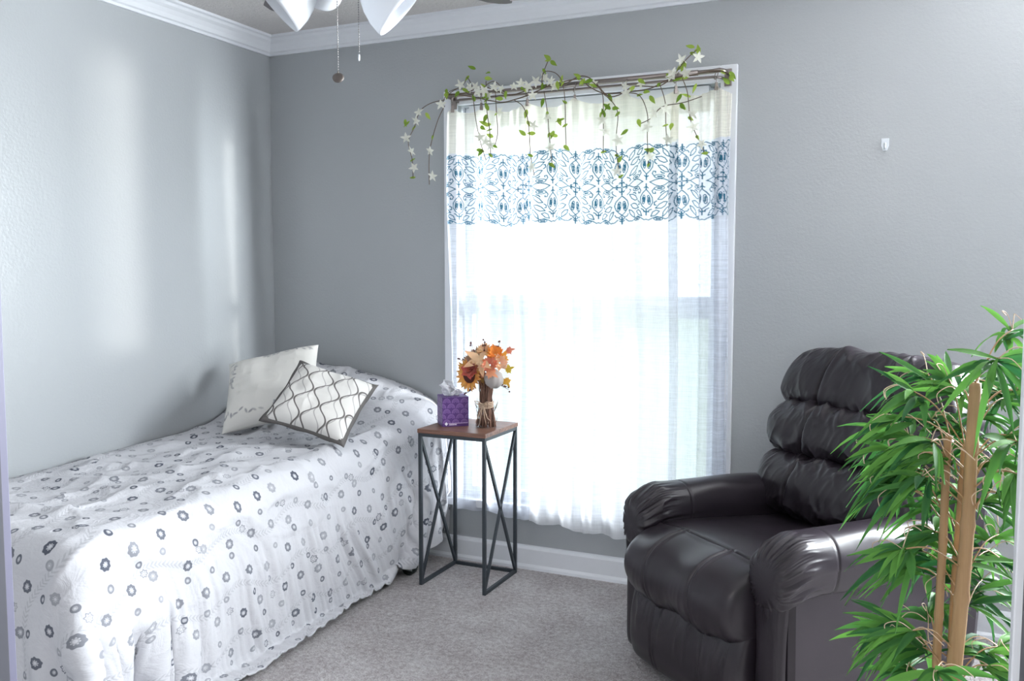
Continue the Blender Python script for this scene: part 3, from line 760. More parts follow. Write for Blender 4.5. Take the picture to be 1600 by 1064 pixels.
for y, z in ((td, s / 2), (td, th_ - s / 2), (-td, th_ - s / 2)):
    MB().box((-tw + s / 2, y - s / 2, z - s / 2), (tw - s / 2, y + s / 2, z + s / 2)).build('rail', MAT['iron'], tb, bevel=0.001)
TT = th_ + 0.018

# ------------------------------------------------------------------ tissue box
bx = thing('tissue_box', 'purple cube tissue box with pale arches, on the side table', 'tissue box', (1.140, -0.238, TT), 0.70)
bw, bh = 0.056, 0.124
def card(name, quad, mat, uvs=((0, 0), (1, 0), (1, 1), (0, 1)), parent=bx):
    P = np.array(quad, float); me = bpy.data.meshes.new(name); me.from_pydata([tuple(p) for p in P], [], [(0, 1, 2, 3)]); me.update()
    l = me.uv_layers.new(name='UVMap'); l.data.foreach_set('uv', np.array(uvs, dtype=np.float32).ravel()); me.materials.append(mat)
    return me
def box_faces(name, w, d, h, mat, parent):
    vs = []; fs = []; uvs = []
    c = [(-w, -d), (w, -d), (w, d), (-w, d)]
    for i in range(4):
        a, b = c[i], c[(i + 1) % 4]; n = len(vs)
        vs += [(a[0], a[1], 0), (b[0], b[1], 0), (b[0], b[1], h), (a[0], a[1], h)]; fs.append((n, n + 1, n + 2, n + 3)); uvs += [(0, 0), (1, 0), (1, 1), (0, 1)]
    n = len(vs); vs += [(x, y, h) for x, y in c]; fs.append((n, n + 1, n + 2, n + 3)); uvs += [(0, 0.02), (1, 0.02), (1, 0.06), (0, 0.06)]
    n = len(vs); vs += [(x, y, 0) for x, y in c[::-1]]; fs.append((n, n + 1, n + 2, n + 3)); uvs += [(0, 0)] * 4
    me = bpy.data.meshes.new(name); me.from_pydata(vs, [], fs); me.update()
    l = me.uv_layers.new(name='UVMap'); l.data.foreach_set('uv', np.array(uvs, dtype=np.float32).ravel()); me.materials.append(mat)
    o = bpy.data.objects.new(name, me); C.objects.link(o); o.parent = parent; return o
box_faces('carton', bw, bw, bh, MAT['purple'], bx)
lb = MB()
y_ = -bw - 0.0012
lb.add([(-0.040, y_, 0.020), (-0.047, y_, 0.012), (-0.040, y_, 0.004), (-0.033, y_, 0.012)], [(3, 2, 1, 0)][::-1], False, (0.85, 0.82, 0.9))
lb.box((-0.030, y_, 0.0125), (0.052, y_ + 0.0008, 0.0145), col=(0.75, 0.6, 0.82))
xx_ = -0.027
for k, wl_ in enumerate((4, 3, 4, 3, 4, 2, 4, 3)):
    lb.box((xx_, y_, 0.006), (xx_ + wl_ * 0.0009, y_ + 0.0008, 0.0105), col=(0.85, 0.75, 0.9)); xx_ += wl_ * 0.0009 + 0.001
lb.build('printed_label', MAT['print_'], bx, col=True)
# crumpled tissue
nu, nv = 60, 40
A, B = np.meshgrid(np.linspace(-1, 1, nu), np.linspace(0, 1, nv), indexing='ij')
fold = np.sin(A * 5.0 + B * 2) * 0.012 + (ridged(A * 2 + 1, B * 3) - 0.5) * 0.020
Xt = A * (0.034 - 0.008 * B) - 0.028 * B ** 1.3 + (vnoise(B * 4, A * 2) - 0.5) * 0.016
Zt = B * (0.056 + 0.014 * np.cos(A * 1.6 - 0.3)) + (vnoise(A * 3, B * 2 + 7) - 0.5) * 0.008 * B
tis = grid_obj('tissue', np.stack([Xt, fold * (0.4 + B), Zt + bh - 0.002], -1), MAT['tissue'], bx, solid=0.0008)
nu = 40; A, B = np.meshgrid(np.linspace(-1, 1, nu), np.linspace(0, 1, nu), indexing='ij')
grid_obj('tissue', np.stack([A * 0.024 - 0.004 + 0.040 * B, -0.012 + fold[:40, :].mean() + (ridged(A * 2, B * 2.5 + 5) - 0.5) * 0.022, bh + B * 0.040 * (1 - 0.6 * np.abs(A)) * (1.15 - B) * 2.2], -1), MAT['tissue'], bx, solid=0.0008)

# ------------------------------------------------------------------ dried autumn bouquet
bq = thing('dried_bouquet', 'autumn bouquet of orange flowers on a bound twig bundle, on the side table', 'bouquet', (1.296, -0.235, TT))
bq.scale = (1.22, 1.0, 1.24)
rs = random.Random(21)
tw_ = MB()
for k in range(120):
    a = rs.uniform(0, 2 * PI); rr = math.sqrt(rs.random()); a2 = a + rs.uniform(0.3, 1.1)
    r0, r2 = 0.037 * rr, 0.026 * rr
    pts = []
    for i in range(7):
        t = i / 6; w_ = 0.021 * rr
        r_ = w_ + (r0 - w_) * max(0, (0.6 - t) / 0.6) ** 1.2 + (r2 - w_) * max(0, (t - 0.6) / 0.4)
        r_ += rs.uniform(-0.003, 0.003); aa = lerp(a, a2, t) + rs.uniform(-0.12, 0.12)
        pts.append((math.cos(aa) * r_, math.sin(aa) * r_, 0.002 + t * 0.148))
    kk = rs.choice((0.45, 0.8, 1.0, 1.7)); tw_.tube(pts, [rs.uniform(0.0009, 0.0017)] * 6 + [0.0006], 5, True, (0.24 * kk, 0.135 * kk, 0.10 * kk))
for k in range(26):
    a = rs.uniform(0, 2 * PI); p0 = Vector((math.cos(a) * 0.032, math.sin(a) * 0.032, rs.uniform(0.01, 0.07)))
    tw_.tube([p0, p0 + Vector((math.cos(a) * 0.006, math.sin(a) * 0.006, 0.012)), p0 + Vector((math.cos(a) * 0.010, math.sin(a) * 0.010, 0.026))], [0.001, 0.0008, 0.0004], 4, True, (0.2, 0.12, 0.09))
tw_.build('twig_bundle', MAT['petal'], bq, col=True)
rf = MB()
for z in (0.070, 0.074, 0.078, 0.082):
    rf.tube([(math.cos(t) * 0.0255, math.sin(t) * 0.0255, z + 0.004 * math.sin(t + z * 90)) for t in np.linspace(0, 2 * PI, 24)], 0.0022, 5)
for dx, L in ((-0.020, 0.062), (0.012, 0.066), (0.024, 0.05), (-0.008, 0.07)):
    rf.tube([(0.0, -0.027, 0.078), (dx * 0.35, -0.032, 0.06), (dx * 0.8, -0.036, 0.035), (dx * 1.3, -0.038, 0.078 - L)], [0.002, 0.002, 0.0016, 0.001], 5)
for sx in (-1, 1): rf.tube([(0, -0.028, 0.078), (sx * 0.016, -0.036, 0.089), (sx * 0.030, -0.034, 0.090), (sx * 0.022, -0.032, 0.080), (0, -0.028, 0.076)], 0.0018, 5)
rf.build('raffia_tie', MAT['raffia'], bq)
def petal(mb, base, d, nrm, L, W, cup=0.15, tip=0.25, col=(1, .4, .1), n=7, col2=None, wav=0.0):
    d = Vector(d).normalized(); nrm = Vector(nrm); nrm = (nrm - d * nrm.dot(d)).normalized(); sd = d.cross(nrm); base = Vector(base)
    vs = []; cs = []
    for i in range(n):
        t = i / (n - 1); w = W * math.sin(PI * min(1, (t * 0.92 + 0.06)) ** 0.85) * (1 - 0.25 * t)
        if i == n - 1: w = W * 0.04
        for j in (-1, 0, 1):
            q = base + d * (L * t) + sd * (j * w * (1 + wav * math.sin(i * 2.3))) + nrm * (cup * L * (t * t) * (1 if tip > 0 else -1) * abs(tip) * 4 + abs(j) * W * 0.22)
            vs.append(q); k = t if col2 else 0
            cs.append(tuple(lerp(a, b, k) for a, b in zip(col, col2 or col)))
    fs = [(i * 3 + j, i * 3 + j + 1, (i + 1) * 3 + j + 1, (i + 1) * 3 + j) for i in range(n - 1) for j in (0, 1)]
    mb.add(vs, fs, True, cs)
def basis(n):
    n = Vector(n).normalized(); a = n.orthogonal().normalized(); return n, a, n.cross(a)
def daisy(mb, c, n, R, W, cnt, col, col2=None, lift=0.3, layers=2, r0=0.3):
    n, a, b = basis(n); c = Vector(c)
    for l in range(layers):
        for k in range(cnt):
            t = 2 * PI * (k + l * 0.5) / cnt + rs.uniform(-0.1, 0.1); d = a * math.cos(t) + b * math.sin(t)
            cc = tuple(max(0, q * rs.uniform(0.8, 1.15)) for q in col)
            petal(mb, c + d * R * r0, d + n * (lift + 0.25 * l), n, R * (1 - r0) * rs.uniform(0.85, 1.1), W, 0.1, rs.choice((-0.3, 0.2)), cc, 7, col2)
OR = (0.80, 0.30, 0.06); OR2 = (0.86, 0.48, 0.16); RU = (0.42, 0.10, 0.07); PE = (0.86, 0.52, 0.34)
# sunflower facing the room at lower left
sf = MB(); daisy(sf, (-0.044, -0.045, 0.178), (-0.35, -1, -0.05), 0.058, 0.0085, 17, OR, OR2, 0.1, 2, 0.42)
so = sf.build('sunflower', MAT['petal'], bq, col=True)
cd = MB(); n_, a_, b_ = basis((-0.35, -1, -0.05)); M = Matrix.Translation((-0.044, -0.047, 0.178)) @ Vector((0, 0, 1)).rotation_difference(n_).to_matrix().to_4x4()
cd.lathe([(0.028, -0.004), (0.027, 0.004), (0.020, 0.010), (0.010, 0.012), (0, 0.012)], 22, M, (0.10, 0.035, 0.03)); cd.build('seed_head', MAT['petal'], so, col=True)
# rust rose above it
rz_ = MB()
for l, (R, cnt, lift) in enumerate(((0.036, 7, 0.35), (0.029, 6, 0.8), (0.02, 5, 1.6), (0.012, 4, 3.0))):
    daisy(rz_, (-0.030, -0.062, 0.196), (-0.15, -1, 0.45), R, 0.017 - l * 0.003, cnt, tuple(q * (1 - 0.1 * l) for q in (0.55, 0.13, 0.10)), None, lift, 1, 0.15)
rz_.build('rust_rose', MAT['petal'], bq, col=True)
# grey pumpkin at lower right with an orange leaf over it
pk = MB(); vs = []; NP_, NQ = 40, 14
for i in range(NQ):
    ph = -PI / 2 + PI * i / (NQ - 1)
    for k in range(NP_):
        t = 2 * PI * k / NP_; r_ = 0.034 * math.cos(ph) ** 0.8 * (0.92 + 0.10 * abs(math.sin(t * 4)))  if abs(math.cos(ph)) > 1e-6 else 0
        vs.append(Vector((r_ * math.cos(t), r_ * math.sin(t), 0.029 * math.sin(ph))))
Mp = Matrix.Translation((0.044, -0.035, 0.168)) @ Matrix.Rotation(0.5, 4, 'Y') @ Matrix.Rotation(0.4, 4, 'X')
pk.add([Mp @ q for q in vs], [(i * NP_ + k, i * NP_ + (k + 1) % NP_, (i + 1) * NP_ + (k + 1) % NP_, (i + 1) * NP_ + k) for i in range(NQ - 1) for k in range(NP_)], True, (0.46, 0.42, 0.40))
po = pk.build('grey_pumpkin', MAT['petal'], bq, col=True)
lf = MB()
def mleaf(mb, c, d, n, s, col, col2):
    """lobed maple leaf"""
    n = Vector(n).normalized(); d = Vector(d); d = (d - n * d.dot(n)).normalized(); sd = d.cross(n); c = Vector(c)
    out = [(0, -0.12), (0.22, -0.30), (0.34, -0.12), (0.72, -0.10), (0.62, 0.10), (0.95, 0.42), (0.60, 0.42), (0.50, 0.62), (0.30, 0.52), (0.22, 0.80), (0, 1.15)]
    out = out + [(-x, y) for x, y in out[-2:0:-1]]
    vs = [c + n * s * 0.06] + [c + sd * x * s * 0.62 + d * y * s * 0.9 - n * s * (0.16 * (x * x + (y - .3) ** 2)) for x, y in out]
    N = len(out); mb.add(vs, [(0, 1 + k, 1 + (k + 1) % N) for k in range(N)], True, [col] + [col2] * N)
mleaf(lf, (0.040, -0.070, 0.196), (0.8, 0, -0.5), (0.1, -1, 0.7), 0.040, (0.72, 0.27, 0.14), (0.82, 0.36, 0.20))
mleaf(lf, (0.086, -0.02, 0.200), (1, 0, 0.4), (0, -1, 0.2), 0.030, (0.72, 0.50, 0.06), (0.78, 0.60, 0.10))
mleaf(lf, (0.082, -0.02, 0.166), (0.6, 0, -1), (0.2, -1, 0.1), 0.030, (0.78, 0.36, 0.04), (0.80, 0.46, 0.08))
mleaf(lf, (-0.055, 0.01, 0.205), (-1, 0, 0.4), (0, -1, 0.2), 0.034, (0.40, 0.25, 0.18), (0.5, 0.33, 0.24))
mleaf(lf, (0.020, -0.02, 0.243), (0.3, 0, 1), (0, -1, 0.2), 0.042, (0.85, 0.55, 0.26), (0.88, 0.66, 0.40))
mleaf(lf, (0.060, -0.01, 0.232), (0.6, 0, 0.9), (0.2, -1, 0.2), 0.042, (0.82, 0.36, 0.04), (0.86, 0.46, 0.10))
mleaf(lf, (0.082, 0.0, 0.262), (1, 0, 0.35), (0, -1, 0.5), 0.028, (0.72, 0.22, 0.14), (0.80, 0.30, 0.20))
mleaf(lf, (-0.03, 0.0, 0.245), (-0.8, 0, 0.5), (0, -1, 0.4), 0.036, (0.84, 0.58, 0.50), (0.88, 0.70, 0.60))
lf.build('autumn_leaves', MAT['petal'], bq, col=True)
# peach lily hanging in the middle, orange blooms right
ly = MB()
for k in range(6):
    t = 2 * PI * k / 6; petal(ly, (-0.002, -0.05, 0.232), (0.55 * math.cos(t), -0.35, 0.55 * math.sin(t) - 0.25), (0, -1, 0.3), 0.064, 0.014, 0.1, -0.4, (0.90, 0.66, 0.42), 8, (0.88, 0.50, 0.28))
ly.build('peach_lily', MAT['petal'], bq, col=True)
for c, n, R, cl in (((0.036, -0.050, 0.215), (0.2, -1, 0.2), 0.034, (0.72, 0.26, 0.16)), ((0.064, -0.030, 0.222), (0.5, -1, 0.3), 0.034, PE), ((0.044, -0.022, 0.248), (0.3, -1, 0.7), 0.036, OR), ((-0.052, -0.012, 0.215), (-0.6, -1, 0.4), 0.034, (0.38, 0.26, 0.18)), ((0.012, -0.03, 0.19), (0, -1, 0.1), 0.030, (0.55, 0.30, 0.20)), ((0.0, -0.01, 0.255), (-0.2, -0.8, 1), 0.034, (0.80, 0.52, 0.30)), ((-0.03, 0.0, 0.238), (-0.4, -1, 0.6), 0.034, (0.46, 0.34, 0.24)), ((0.0, 0.0, 0.165), (0, -1, -0.3), 0.034, (0.5, 0.28, 0.10))):
    m_ = MB(); daisy(m_, c, n, R, 0.009, 9, cl, tuple(min(1, q * 1.25) for q in cl), 0.5, 3, 0.1); m_.build('silk_flower', MAT['petal'], bq, col=True)
# sprigs and berries
for c, d in (((-0.03, -0.02, 0.245), (-0.45, 0, 1)), ((0.0, -0.01, 0.25), (-0.05, 0, 1)), ((0.04, 0, 0.25), (0.35, 0, 1)), ((-0.06, 0, 0.21), (-1, 0, 0.35)), ((-0.055, 0, 0.20), (-1, 0, 0.0)), ((0.05, -0.01, 0.15), (0.8, 0, -0.35)), ((-0.04, 0, 0.13), (-0.9, 0, -0.5))):
    sp = MB(); c = Vector(c); d = Vector(d).normalized(); e = c + d * 0.045
    sp.tube([c, c + d * 0.02 + Vector((0, -0.004, 0)), e], [0.0012, 0.001, 0.0007], 4, True, (0.10, 0.05, 0.045))
    for k in range(5):
        q = c + d * (0.015 + k * 0.008) + Vector((rs.uniform(-0.006, 0.006), rs.uniform(-0.006, 0.002), rs.uniform(-0.006, 0.006)))
        Mq = Matrix.Translation(q); sp.lathe([(0.0, -0.0035), (0.003, -0.002), (0.0035, 0), (0.003, 0.002), (0, 0.0035)], 8, Mq, (0.16, 0.07, 0.07))
    sp.build('berry_sprig', MAT['petal'], bq, col=True)
st = MB()
for k in range(9):
    a = k * 0.7; st.tube([(0.012 * math.cos(a), 0.012 * math.sin(a), 0.12), (0.03 * math.cos(a), 0.02 * math.sin(a) - 0.01, 0.17), (0.04 * math.cos(a), 0.02 * math.sin(a) - 0.015, 0.215)], 0.0018, 5)
st.build('flower_stems', MAT['twig'], bq)

# ------------------------------------------------------------------ curtain rod, rings, curtain
RY = -0.095
pR = at(1132, 109, RY); pL = at(697, 151, RY); RZ = (pR.z + pL.z) / 2
rod = thing('curtain_rod', 'brushed silver double curtain rod mounted across the window top', 'curtain rod', (0, 0, 0))
xl, xr = pL.x, pR.x
MB().tube([(xl, -0.022, RZ + 0.002), (xl, -0.085, RZ), (xl + 0.012, -0.108, RZ), (xl + 0.035, RY, RZ), (xr - 0.045, RY, RZ), (xr - 0.015, -0.106, RZ), (xr, -0.080, RZ), (xr + 0.004, -0.022, RZ)], 0.0085, 14).tube([(1.5, RY, RZ), (xr - 0.10, RY, RZ)], 0.0105, 14).build('front_rod', MAT['chrome'], rod)
MB().tube([(xl + 0.02, -0.022, RZ - 0.014), (xl + 0.025, -0.045, RZ - 0.014), (xl + 0.05, -0.062, RZ - 0.014), (xr - 0.05, -0.062, RZ - 0.014), (xr - 0.025, -0.045, RZ - 0.014), (xr - 0.02, -0.022, RZ - 0.014)], 0.0055, 12).build('rear_rod', MAT['chrome'], rod)
for x in (xl, xr): MB().box((x - 0.014, -0.027, RZ - 0.045), (x + 0.014, -0.019, RZ + 0.02)).build('wall_bracket', MAT['chrome'], rod, bevel=0.002)
clips_px = [707, 752, 824, 898, 976, 1056, 1119]
clip_x = [at(q, 150, RY).x for q in clips_px]
ords = ['leftmost', 'second from the left', 'third from the left', 'middle', 'third from the right', 'second from the right', 'rightmost']
TOPZ = RZ - 0.056
def ring(x, lab):
    r = thing('curtain_ring', lab, 'curtain ring', (x, RY, RZ - 0.006), 0, 'curtain rings with clips on the rod')
    m = MB(); m.tube([(0.004 * math.sin(t), 0.019 * math.cos(t), -0.006 + 0.019 * math.sin(t)) for t in np.linspace(0, 2 * PI, 28)], 0.0019, 7, False)
    m.build('ring', MAT['chrome'], r)
    m = MB(); m.tube([(0, 0, -0.024), (0, 0, -0.036)], 0.0016, 6); m.box((-0.005, -0.004, -0.054), (0.005, 0.004, -0.036)); m.box((-0.007, -0.0045, -0.066), (0.007, 0.0045, -0.050)); m.build('clip', MAT['chrome'], r, bevel=0.001)
    r.rotation_euler = (0, 0, random.uniform(0.5, 0.9)); return r
for x, o_ in zip(clip_x, ords): ring(x, '%s metal curtain ring with a clip, on the rod over the window' % o_)

# printed scroll pattern of the curtain band
PA, PB = 0.112, 0.150
def ell(cx, cy, rx, ry, rot=0, n=14):
    return [(cx + rx * math.cos(t) * math.cos(rot) - ry * math.sin(t) * math.sin(rot), cy + rx * math.cos(t) * math.sin(rot) + ry * math.sin(t) * math.cos(rot)) for t in np.linspace(0, 2 * PI, n)]
strokes = [
    ([(0, 0.004), (0, 0.030)], 1.5), ([(0, 0.013), (0.006, 0.020), (0.009, 0.014)], 1.0), ([(0.004, 0), (0.030, 0)], 1.5), ([(0.013, 0), (0.020, 0.006), (0.014, 0.009)], 1.0),
    ([(0, 0.034), (0.010, 0.044), (0.021, 0.058), (0.025, 0.074), (0.020, 0.090), (0.010, 0.101), (0, 0.110), (-0.01, 0.118)], 1.0), ([(0, 0.110), (0.010, 0.119), (0.020, 0.117), (0.024, 0.110)], 1.0),
    (ell(0.0095, 0.075, 0.0055, 0.019, -0.12), 0.9), ([(0.009, 0.066), (0.010, 0.084)], 1.8),
    ([(0, 0.118), (0, 0.144)], 1.6), ([(0, 0.130), (0.010, 0.122)], 1.2), ([(0, 0.136), (0.008, 0.132)], 1.2),
    ([(0.032, 0.003), (0.048, 0.012), (0.064, 0.015), (0.082, 0.010), (0.098, 0.001), (0.112, -0.006)], 1.0),
    (ell(0.066, 0.023, 0.019, 0.0075, 0.05), 0.9), ([(0.058, 0.022), (0.072, 0.023)], 1.8), ([(0.085, 0.024), (0.092, 0.034), (0.088, 0.044), (0.080, 0.043), (0.081, 0.037)], 1.0),
    ([(0.030, 0.036), (0.046, 0.040), (0.060, 0.050), (0.072, 0.066), (0.056, 0.066), (0.040, 0.054), (0.030, 0.036)], 1.0),
    ([(0.036, 0.078), (0.050, 0.076), (0.066, 0.084), (0.080, 0.100), (0.060, 0.101), (0.045, 0.093), (0.036, 0.078)], 1.0),
    ([(0.028, 0.096), (0.040, 0.102), (0.052, 0.116), (0.055, 0.134), (0.042, 0.124), (0.032, 0.112), (0.028, 0.096)], 1.0),
    ([(0.066, 0.112), (0.078, 0.108), (0.090, 0.116), (0.096, 0.134), (0.080, 0.128), (0.066, 0.112)], 1.0),
    ([(0.014, 0.128), (0.026, 0.140), (0.044, 0.144), (0.060, 0.136), (0.076, 0.133), (0.092, 0.141), (0.104, 0.149), (0.112, 0.147)], 1.0),
    (ell(0.070, 0.142, 0.016, 0.006), 0.9), ([(0.063, 0.142), (0.077, 0.142)], 1.5),
    ([(0.112, 0.030), (0.100, 0.044), (0.091, 0.060), (0.090, 0.080), (0.098, 0.096), (0.112, 0.108)], 1.0), (ell(0.103, 0.070, 0.005, 0.018, 0.1), 0.9), ([(0.103, 0.062), (0.103, 0.078)], 1.8),
    ([(0.112, 0.112), (0.112, 0.130)], 1.5), ([(0.112, 0.120), (0.104, 0.114)], 1.2), ([(0.112, 0.028), (0.112, 0.008)], 1.5), ([(0.112, 0.018), (0.105, 0.024)], 1.2),
    ([(0.020, 0.034), (0.030, 0.028), (0.036, 0.020), (0.031, 0.016)], 1.0), ([(0.076, 0.072), (0.084, 0.078), (0.084, 0.088), (0.078, 0.089)], 1.1), ([(0.048, 0.034), (0.056, 0.036), (0.062, 0.042)], 1.2), ([(0.094, 0.106), (0.102, 0.110), (0.104, 0.118)], 1.1),
]
SEG = np.array([(p[i][0], p[i][1], p[i + 1][0], p[i + 1][1], w) for p, w in strokes for i in range(len(p) - 1)])
def scroll(u, v):
    """u, v metres from a cross centre -> ink 0..1"""
    x = np.abs((u + PA) % (2 * PA) - PA); y = np.abs(v); out = np.zeros(x.shape)
    for x0, y0, x1, y1, w in SEG:
        dx, dy = x1 - x0, y1 - y0; t = np.clip(((x - x0) * dx + (y - y0) * dy) / (dx * dx + dy * dy), 0, 1)
        d = np.hypot(x - x0 - t * dx, y - y0 - t * dy); out = np.maximum(out, np.clip((0.00150 * w + 0.0009 - d) / 0.0011, 0, 1))
    return np.where(np.abs(v) < PB + 0.001, out, 0)
cur = thing('curtain', 'white sheer curtain with a blue scroll-patterned band hanging over the tall window', 'curtain', (0, 0, 0))
BZ = 1.660                                        # height of the band's middle
def top_z(x):
    cx_ = np.array(clip_x); sag = np.zeros_like(x)
    for a, b in zip(cx_[:-1], cx_[1:]):
        t = (x - a) / (b - a); w = (b - a); inn = (t > 0) & (t < 1)
        sag = np.where(inn, 4 * t * (1 - t) * min(0.030, 0.14 * w + 0.003), sag)
    sag = np.where(x < cx_[0], (cx_[0] - x) * 0.5, sag); sag = np.where(x > cx_[-1], (x - cx_[-1]) * 0.55, sag)
    return TOPZ - sag
def panel(name, x0, x1, hem, mat, ydep, seed, fold, u0):
    W = x1 - x0; nu = int(W / 0.0019); s_ = np.linspace(0, 1, nu)
    amp, nf = fold
    # pleats: sharp-ish folds whose phase wanders
    ph = 2 * PI * (s_ * nf + 0.35 * np.sin(s_ * 5 + seed)) + seed
    zz = np.concatenate([np.linspace(0, 1, 42)[:-1] * 0, []])
    rows_v = np.concatenate([np.linspace(0.0, 0.245, 34), np.linspace(0.248, 0.560, 158), np.linspace(0.565, 1.0, 96)])
    # row parameter is true height below the top band edge: header, band, body
    hdr0, bt, bb = TOPZ, BZ + 0.154, BZ - 0.154
    nr = len(rows_v); Pz = np.zeros((nu, nr)); xg = x0 + s_ * W
    tz_ = top_z(xg)
    for j in range(nr):
        if j < 34: z = lerp(tz_, bt, j / 34)
        elif j < 34 + 158: z = np.full(nu, lerp(bt, bb, (j - 34) / 157))
        else: z = lerp(bb, hem, (j - 191) / 96) + 0 * xg
        Pz[:, j] = z
    dz = np.clip((TOPZ - Pz) / 0.35, 0, 1)
    yv = amp * (np.sin(ph)[:, None] * (0.35 + 0.65 * dz) + 0.45 * np.sin(ph * 2.3 + 1)[:, None]) 
    yv = yv + 0.008 * (vnoise(xg[:, None] * 14 + seed, Pz * 2.2) - 0.5) * 2
    Xg = xg[:, None] + amp * 0.55 * np.sin(ph * 1.0 + 0.9)[:, None] * dz + 0 * Pz
    drop = 0.010 * np.sin(xg * 11 + seed) + 0.006 * np.sin(xg * 37)
    Zg = Pz + drop[:, None] * smooth(0.0, 0.35, TOPZ - Pz) * 1.0
    length = u0 + np.concatenate([[0], np.cumsum(np.hypot(np.diff(xg), np.diff(yv[:, 120]) * 1.0))])
    ink = scroll(np.repeat(length[:, None], nr, 1), Pz - BZ) * ((Pz < bt + 0.002) & (Pz > bb - 0.002))
    dens = np.clip(smooth(hem + 0.038, hem + 0.034, Pz) * 0.6, 0, 1); dens = np.maximum(dens, 0.75 * (Pz > bt - 0.3) * 1.0 * 0.5)
    dens = np.maximum(dens, (np.abs(s_ - 0.0) < 0.008)[:, None] * 0.7); dens = np.maximum(dens, (np.abs(s_ - 1.0) < 0.008)[:, None] * 0.7)
    cream = (Pz > bt).astype(float)  # warm light on the header, put into the colour
    col = np.stack([ink, dens, cream], -1)
    P = np.stack([Xg, RY + ydep + yv + 0.048 * smooth(0.3, 1.2, TOPZ - Zg), Zg], -1)
    return grid_obj(name, P, mat, cur, col=col)
cx0 = at(699, 400, RY).x; c1 = at(822, 500, RY).x; c2 = at(1056, 500, RY).x; cx3 = at(1139, 400, RY).x
panel('curtain_panel', cx0, c1 + 0.02, 0.232, MAT['cur_side'], 0.006, 1.3, (0.011, 3.2), 0.05)
panel('curtain_panel', c1 - 0.004, c2, 0.215, MAT['cur_mid'], -0.010, 4.1, (0.008, 4.6), 0.05 + (c1 - cx0))
panel('curtain_panel', c2 - 0.03, cx3, 0.222, MAT['cur_side'], 0.012, 2.2, (0.013, 3.0), 0.05 + (c2 - cx0))

# ------------------------------------------------------------------ flowering garland wound round the rod
gar = thing('garland', 'artificial vine garland with white blossoms trailing over the curtain rod', 'garland', (0, 0, 0))
rg = random.Random(4)
def gp(p, Y): return at(600 + p[0] * 0.3625, 40 + p[1] * 0.3625, Y)
def spline(pts, n=6):
    out = []
    P = [pts[0]] + list(pts) + [pts[-1]]
    for i in range(1, len(P) - 2):
        for k in range(n):
            t = k / n; a, b, c, d = P[i - 1], P[i], P[i + 1], P[i + 2]
            out.append(0.5 * ((2 * b) + (c - a) * t + (2 * a - 5 * b + 4 * c - d) * t * t + (3 * b - a - 3 * c + d) * t ** 3))
    out.append(P[-2]); return out
def blossom(p, size, parent, face=None):
    mb = MB(); n = Vector(face or (rg.uniform(-0.5, 0.7), -1, rg.uniform(-0.6, 0.4))); n, a, b = basis(n)
    ph = rg.uniform(0, 2)
    for k in range(5):
        t = ph + 2 * PI * k / 5; petal(mb, p, a * math.cos(t) + b * math.sin(t) + n * 0.15, n, size * rg.uniform(0.85, 1.1), size * 0.27, 0.1, -0.3, (rg.uniform(0, 1), 0, 0), 5)
    mb.tube([p, Vector(p) - n * 0.010], 0.0012, 4, True, (0, 0, 0))
    mb.build('blossom', MAT['blossom'], parent, col=True)
def gleaf(mb, p, size):
    d = Vector((rg.uniform(-1, 1), rg.uniform(-0.5, 0.1), rg.uniform(-1, 0.6))).normalized(); n = Vector((rg.uniform(-.4, .4), -1, rg.uniform(-0.2, 0.8)))
    petal(mb, Vector(p) - d * size * 0.4, d, n, size, size * 0.26, 0.08, -0.3, (rg.uniform(0, 1), 0, 0), 6)
